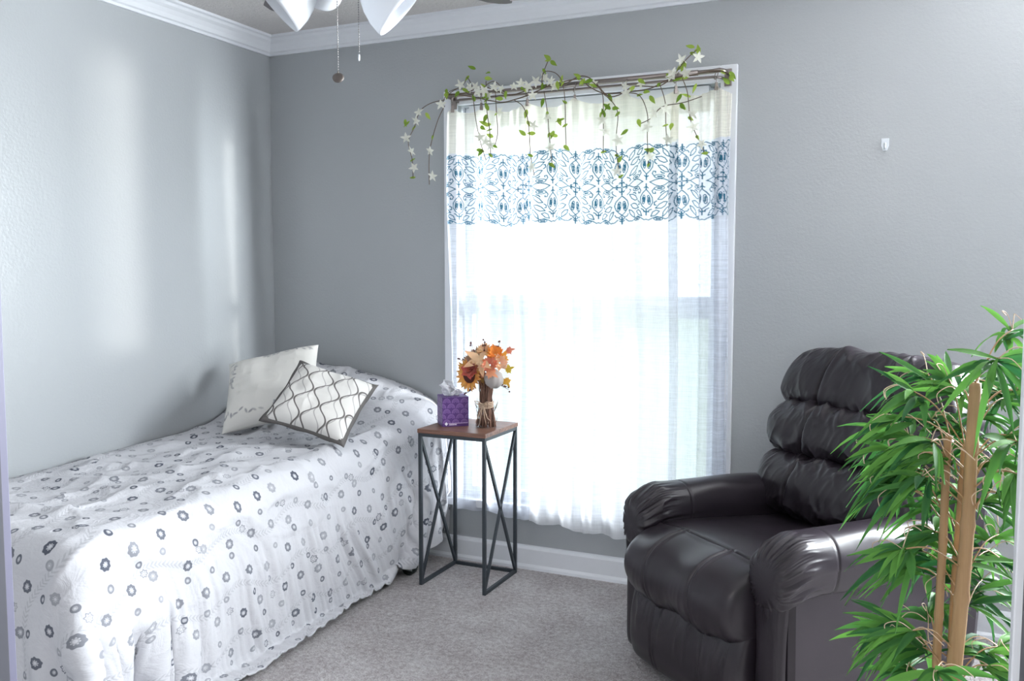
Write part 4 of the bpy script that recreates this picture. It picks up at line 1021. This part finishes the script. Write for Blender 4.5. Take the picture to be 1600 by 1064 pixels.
G = [  # (stem points, leaf points, blossom points, depth)
 ([(262,320),(200,335),(155,370),(130,440),(105,500),(122,580),(125,655)], [(188,385),(98,420),(90,415)], [(150,375),(140,410),(95,485),(120,540),(130,612)], -0.14),
 ([(262,345),(235,400),(210,480),(195,560),(195,685)], [], [(245,340),(200,540),(210,648)], -0.16),
 ([(285,290),(340,255),(360,225),(385,275)], [(378,185)], [(330,255),(370,265)], -0.13),
 ([(385,310),(395,400),(415,500),(440,580)], [(430,420),(420,545),(415,535)], [(415,480)], -0.15),
 ([(440,240),(440,300),(445,380),(455,450),(460,560)], [(445,205),(450,225),(450,430),(460,475),(445,350),(440,400),(425,440)], [(460,515),(438,500),(430,280),(405,285)], -0.16),
 ([(480,270),(485,380),(490,460),(478,520)], [(525,295),(500,315)], [(475,265),(500,372)], -0.145),
 ([(560,320),(600,350),(622,420),(632,560),(648,645)], [(610,378),(600,462),(640,462)], [(645,430),(638,608),(590,250),(620,262)], -0.155),
 ([(690,285),(705,380),(712,470),(725,600)], [(735,475),(722,600),(685,328),(725,470)], [(705,395),(718,525)], -0.15),
 ([(680,250),(690,200),(740,205),(770,250),(780,330),(782,430),(785,530)], [(755,410),(788,525),(762,405)], [(720,240),(655,240)], -0.16),
 ([(682,240),(690,195),(708,150)], [(705,140),(730,158)], [(695,225)], -0.14),
 ([(890,235),(940,290),(945,400),(945,545)], [(885,238),(905,262),(945,380),(965,350),(940,390)], [(940,405),(955,455)], -0.15),
 ([(940,290),(985,330),(1008,380),(1002,470),(1003,560),(1020,650)], [(993,358),(1040,460),(1012,580),(965,348)], [(1008,495),(1005,628)], -0.16),
 ([(1030,290),(1100,300),(1135,380),(1135,480),(1140,600)], [(1100,415),(1145,540),(1155,535)], [(1135,437),(1145,565),(1045,290)], -0.155),
 ([(1100,425),(1150,400),(1200,350),(1290,332),(1370,305)], [(1130,285),(1110,240)], [(1160,380),(1215,360)], -0.145),
 ([(1190,255),(1212,330),(1215,430),(1220,520)], [(1240,435),(1155,318)], [(1225,490)], -0.15),
 ([(1285,225),(1308,290),(1320,400),(1350,480),(1385,550)], [(1275,312),(1290,352),(1305,300),(1340,265),(1283,345)], [(1330,378),(1332,438),(1370,510)], -0.155),
 ([(1250,215),(1290,160),(1330,120),(1350,105)], [(1320,92),(1358,105),(1280,178),(1268,232),(1290,180)], [(1280,148),(1355,135),(1245,205),(1300,205)], -0.135),
 ([(1400,200),(1460,200),(1500,215)], [(1503,212),(1480,240),(1495,225)], [], -0.13),
]
mainA = [(265,292),(330,300),(400,310),(450,322),(510,330),(560,320),(620,300),(700,265),(760,245),(850,230),(880,260),(940,290),(1000,292),(1060,285),(1150,270),(1220,235),(1290,222),(1420,195),(1490,205)]
mainB = [(268,300),(350,290),(420,265),(470,275),(540,300),(600,285),(680,260),(770,255),(845,218),(900,235),(960,300),(1010,300),(1080,262),(1180,262),(1240,230),(1300,215)]
mv = MB()
for ml, y0 in ((mainA, -0.128), (mainB, -0.134)):
    mv.tube(spline([gp(p, y0 + 0.006 * math.sin(i * 1.7)) for i, p in enumerate(ml)]), 0.0024, 6)
mv.tube(spline([gp(p, -0.12) for p in [(255,330),(275,290),(330,270),(380,300),(470,240),(520,290)]]), 0.0016, 5)
mvo = mv.build('main_vine', MAT['bark'], gar)
m = MB()
for k in range(26):
    ml = rg.choice((mainA, mainB)); p = rg.choice(ml); gleaf(m, gp((p[0] + rg.uniform(-15, 15), p[1] + rg.uniform(-14, 16)), -0.135 - rg.uniform(0, 0.012)), rg.uniform(0.024, 0.038))
m.build('leaves', MAT['vine_leaf'], mvo, col=True)
for p in ((395, 262), (505, 272), (560, 262), (735, 262), (905, 250), (1040, 262), (1110, 250), (1235, 220), (640, 300), (450, 300)): blossom(gp(p, -0.142), 0.022, mvo)
for pts, lv, bl_, y0 in G:
    m = MB(); m.tube(spline([gp(p, y0 + rg.uniform(-0.008, 0.008)) for p in pts]), [0.0021] + [0.0018] * ((len(pts) - 1) * 6), 5)
    o = m.build('vine_strand', MAT['bark'], gar)
    m = MB()
    for p in lv: gleaf(m, gp((p[0] + rg.uniform(-3, 3), p[1] + rg.uniform(-3, 3)), y0 - 0.004), 0.038)
    for p in pts[1:]:
        if rg.random() < 0.5: gleaf(m, gp(p, y0 - 0.003), 0.027)
    if m.v: m.build('leaves', MAT['vine_leaf'], o, col=True)
    for p in bl_: blossom(gp(p, y0 - 0.008), 0.0255, o)

# ------------------------------------------------------------------ adhesive hook on the wall
hp = at(1383, 226, -0.002)
hk = thing('wall_hook', 'small clear white adhesive hook stuck on the bare grey wall', 'hook', (hp.x, -0.0005, hp.z))
MB().prism([(-0.013, 0.022), (0.013, 0.022), (0.013, -0.004), (0.007, -0.022), (-0.007, -0.022), (-0.013, -0.004)], -0.004, 0, 'y').build('backplate', MAT['hook'], hk, bevel=0.001)
MB().tube([(0, -0.004, 0.006), (0, -0.007, -0.006), (0, -0.012, -0.015), (0, -0.018, -0.014), (0, -0.019, -0.007)], [0.004, 0.004, 0.0035, 0.003, 0.002], 8).build('hook_prong', MAT['hook'], hk)

# ------------------------------------------------------------------ ceiling fan
FC = Vector((1.462, -1.475, 0))
fan = thing('ceiling_fan', 'ceiling fan with white glass light shades and two pull chains above the bed', 'ceiling fan', (FC.x, FC.y, H))
MB().lathe([(0, 0), (0.075, 0), (0.075, -0.02), (0.055, -0.05), (0.02, -0.055), (0.014, -0.13), (0.0, -0.13)], 32).build('canopy', MAT['fan_metal'], fan)
MB().lathe([(0, -0.115), (0.07, -0.12), (0.115, -0.14), (0.12, -0.18), (0.115, -0.23), (0.07, -0.25), (0.055, -0.255), (0.055, -0.28), (0.075, -0.285), (0.075, -0.308), (0.03, -0.325), (0, -0.325)], 40).build('motor_housing', MAT['fan_metal'], fan)
zB = -0.255
for k in range(5):
    a = math.radians(71 + 72 * k); Rm = Matrix.Rotation(a, 4, 'Z')
    b = MB(); b.box((0.10, -0.014, zB - 0.006), (0.20, 0.014, zB), Rm); b.build('blade_arm', MAT['fan_metal'], fan, bevel=0.001)
    out = [(0.17, -0.045), (0.30, -0.058), (0.56, -0.066), (0.630, -0.058), (0.655, -0.030), (0.660, 0), (0.655, 0.030), (0.630, 0.058), (0.56, 0.066), (0.30, 0.058), (0.17, 0.045)]
    b = MB(); tl = Matrix.Rotation(0.17, 4, 'X')
    vs = [Rm @ (Vector((0, 0, zB)) + tl @ Vector((x, y, z))) for z in (-0.003, 0.003) for x, y in out]; n = len(out)
    b.add(vs, [tuple(range(n))[::-1], tuple(range(n, 2 * n))] + [(i, (i + 1) % n, n + (i + 1) % n, n + i) for i in range(n)], False)
    b.build('blade', MAT['fan_dark'], fan)
zL = -0.325
for az, tl_, sc_ in ((33, 0.72, 1.28), (142, 0.12, 0.85), (215, 0.72, 1.28)):
    a = math.radians(az); d = Vector((math.cos(a), math.sin(a), 0)); ax = (d * 0.78 + Vector((0, 0, -1)) * tl_).normalized()
    q = Vector((0, 0, 1)).rotation_difference(-ax).to_matrix().to_4x4() @ Matrix.Scale(sc_, 4)
    base = Vector((0, 0, zL + 0.018)) + d * 0.055
    s_ = MB(); s_.tube([Vector((0, 0, zL + 0.03)) + d * 0.03, base, base + ax * 0.025], 0.012, 12); s_.build('light_socket', MAT['fan_metal'], fan)
    g = MB(); g.lathe([(0.024, 0.0), (0.030, -0.012), (0.042, -0.030), (0.056, -0.055), (0.064, -0.080), (0.067, -0.105), (0.0665, -0.112), (0.064, -0.112), (0.0640, -0.105), (0.061, -0.080), (0.053, -0.055), (0.039, -0.030), (0.027, -0.012), (0.021, 0.0)], 40, Matrix.Translation(base + ax * 0.012) @ q)
    sh_ = g.build('light_shade', MAT['fan_glass'], fan)
    g = MB(); g.lathe([(0.013, -0.008), (0.013, -0.03), (0.024, -0.05), (0.029, -0.066), (0.024, -0.082), (0.012, -0.091), (0, -0.093)], 20, Matrix.Translation(base + ax * 0.006) @ q); g.build('bulb', MAT['fan_glass'], sh_)
def chain(px, ytop, ybot, Y):
    a = at(px, ytop, Y); b = at(px + 1.5, ybot, Y); b.x = a.x; b.y = a.y
    return Vector((a.x - FC.x, a.y - FC.y, -0.24)), Vector((a.x - FC.x, a.y - FC.y, b.z - H))
def beads(a, b):
    m = MB(); m.tube([a, b], 0.0007, 5); n = int((a - b).length / 0.0065)
    for i in range(n): m.lathe([(0, -0.0022), (0.0019, -0.0012), (0.0019, 0.0012), (0, 0.0022)], 6, Matrix.Translation(a.lerp(b, i / n)))
    return m
a, b = chain(527, 20, 112, FC.y - 0.05)
ch1 = beads(a, b).build('pull_chain', MAT['fan_metal'], fan)
Mf = Matrix.Translation(b + Vector((0, 0, -0.016))) @ Matrix.Rotation(0.45, 4, 'Z') @ Matrix.Rotation(PI / 2 - 0.5, 4, 'X')
MB().lathe([(0, -0.003), (0.012, -0.0035), (0.0155, -0.002), (0.0155, 0.002), (0.012, 0.0035), (0, 0.003)], 24, Mf).tube([b + Vector((0, 0, 0.002)), b + Vector((0, 0, -0.004))], 0.002, 6).build('pull_weight', simple('walnut_medallion', (0.14, 0.12, 0.11), 0.4, 0.3, var=0.5, scale=60), ch1)
a, b = chain(560, 0, 84, FC.y + 0.03)
ch2 = beads(a, b).build('pull_chain', MAT['fan_metal'], fan)
MB().lathe([(0, 0.006), (0.0022, 0.004), (0.0028, -0.006), (0.0020, -0.012), (0, -0.014)], 10, Matrix.Translation(b + Vector((0, 0, -0.006)))).build('pull_weight', MAT['fan_glass'], ch2)

# ------------------------------------------------------------------ artificial bamboo beside the recliner
PY = -1.80
base = at(1495, 1064, PY)
bam = thing('bamboo_plant', 'tall artificial bamboo with tan canes in front of the recliner at the right', 'plant', (base.x, PY, 0))
O = Vector((base.x, PY, 0)); rp = random.Random(9)
MB().lathe([(0, 0.002), (0.085, 0.002), (0.095, 0.02), (0.115, 0.17), (0.125, 0.19), (0.118, 0.195), (0.108, 0.17), (0.0, 0.165)], 36).build('pot', MAT['pot'], bam)
MB().lathe([(0, 0.185), (0.06, 0.182), (0.108, 0.172)], 28).build('moss', MAT['soil'], bam)
def cane(px_pts, r0, r1, dy, seed):
    top = [at(x, y, PY + dy) - O for x, y in px_pts]
    low = top[0]; pts = [Vector((low.x * 0.5, low.y * 0.4, 0.17)), Vector((low.x * 0.75, low.y * 0.7, 0.36))] + top
    sp_ = spline(pts, 10); n = len(sp_); rs_ = []
    for i, p in enumerate(sp_):
        r = lerp(r0, r1, i / n); nd = abs(((p.z * 7.3 + seed) % 1.0) - 0.5)
        rs_.append(r * (1.16 if nd < 0.06 else 1.0))
    MB().tube(sp_, rs_, 12).build('cane', MAT['cane'], bam); return sp_
canes = [cane([(1490, 1064), (1500, 960), (1512, 820), (1517, 720), (1524, 598)], 0.0150, 0.0095, 0.0, 0.2),
         cane([(1463, 1064), (1467, 960), (1474, 830), (1480, 700), (1484, 680)], 0.0085, 0.0065, 0.03, 0.5),
         cane([(1486, 1064), (1494, 900), (1502, 790), (1508, 700)], 0.0100, 0.0070, 0.05, 0.8)]
def bleaf(mb, p, d, L, W, k):
    d = Vector(d).normalized(); n = Vector((rp.uniform(-0.6, 0.6), -0.7, rp.uniform(0.2, 1.2))); n = (n - d * n.dot(d)).normalized(); s_ = d.cross(n)
    vs = []; cs = []; N = 7; drop = rp.uniform(0.1, 1.0) * L
    prof_ = [0.12, 0.62, 0.95, 1.0, 0.82, 0.46, 0.02]
    for i in range(N):
        t = i / (N - 1); c = Vector(p) + d * L * t + Vector((0, 0, -drop * t * t))
        for j in (-1, 0, 1): vs.append(c + s_ * (j * W * prof_[i]) + n * (abs(j) * W * 0.35)); cs.append((min(1, max(0, k + 0.12 * abs(j))), 0, 0))
    mb.add(vs, [(i * 3 + j, i * 3 + j + 1, (i + 1) * 3 + j + 1, (i + 1) * 3 + j) for i in range(N - 1) for j in (0, 1)], True, cs)
sprays = [(1400,650),(1425,610),(1450,585),(1482,590),(1500,610),(1535,640),(1560,560),(1582,515),(1590,610),(1575,680),(1420,680),(1455,655),(1392,700),(1405,725),(1440,745),(1480,720),(1550,720),(1590,740),(1430,705),(1395,755),(1500,665),(1460,780),(1500,770),(1540,780),(1592,690),(1380,670),(1410,765),(1530,590),(1515,690),(1455,690),(1560,770),(1575,620),(1425,735),(1540,720),
          (1440,860),(1410,858),(1470,865),(1430,885),(1460,830),(1500,870),(1545,860),(1560,835),(1490,900),(1535,905),(1520,930),
          (1400,975),(1385,990),(1425,985),(1450,960),(1440,1010),(1420,1040),(1500,1010),(1545,1040),(1460,1050),(1560,1010)]
for i, (x, y) in enumerate(sprays):
    dy = rp.uniform(0.02, 0.20) if 1465 < x < 1560 and y > 620 and rp.random() < 0.85 else rp.uniform(-0.12, 0.16); c = at(x, y, PY + dy) - O
    cn = canes[0] if x > 1490 or rp.random() < 0.4 else rp.choice(canes[1:])
    root = min((q for q in cn), key=lambda q: abs(q.z - (c.z - 0.05)))
    mid = root.lerp(c, 0.55) + Vector((0, 0, 0.018))
    tw2 = MB(); tw2.tube(spline([root, mid, c], 5), 0.0014, 5); t_ = tw2.build('twig', MAT['cane'], bam)
    outd = (c - root); outd.z *= 0.3
    outd = outd.normalized() if outd.length > 0.02 else Vector((rp.uniform(-1, 1), -0.3, 0)).normalized()
    m = MB(); nl = rp.randint(12, 16)
    for k in range(nl):
        a = rp.uniform(-1.25, 1.25); e = rp.uniform(-0.55, 0.55)
        d = Matrix.Rotation(a, 3, 'Z') @ outd; d = Vector((d.x, d.y * 0.8, d.z + e)).normalized()
        s0 = c + (root - c) * rp.uniform(0, 0.25)
        bleaf(m, s0, d, rp.uniform(0.055, 0.125), rp.uniform(0.0050, 0.0085), rp.uniform(0.0, 0.9) ** 1.2)
    m.build('leaf_spray', MAT['bamboo_leaf'], t_, col=True)
    m = MB()
    for k in range(2):
        d = Vector((rp.uniform(-1, 1), rp.uniform(-0.6, 0.2), rp.uniform(-0.2, 0.7))).normalized()
        m.tube(spline([c, c + d * 0.025 + Vector((0, 0, 0.008)), c + d * 0.05 + Vector((0, 0, -0.004)), c + d * 0.06 + Vector((0.01, 0, -0.02))], 4), 0.0009, 4)
    m.build('tendril', MAT['raffia'], t_)
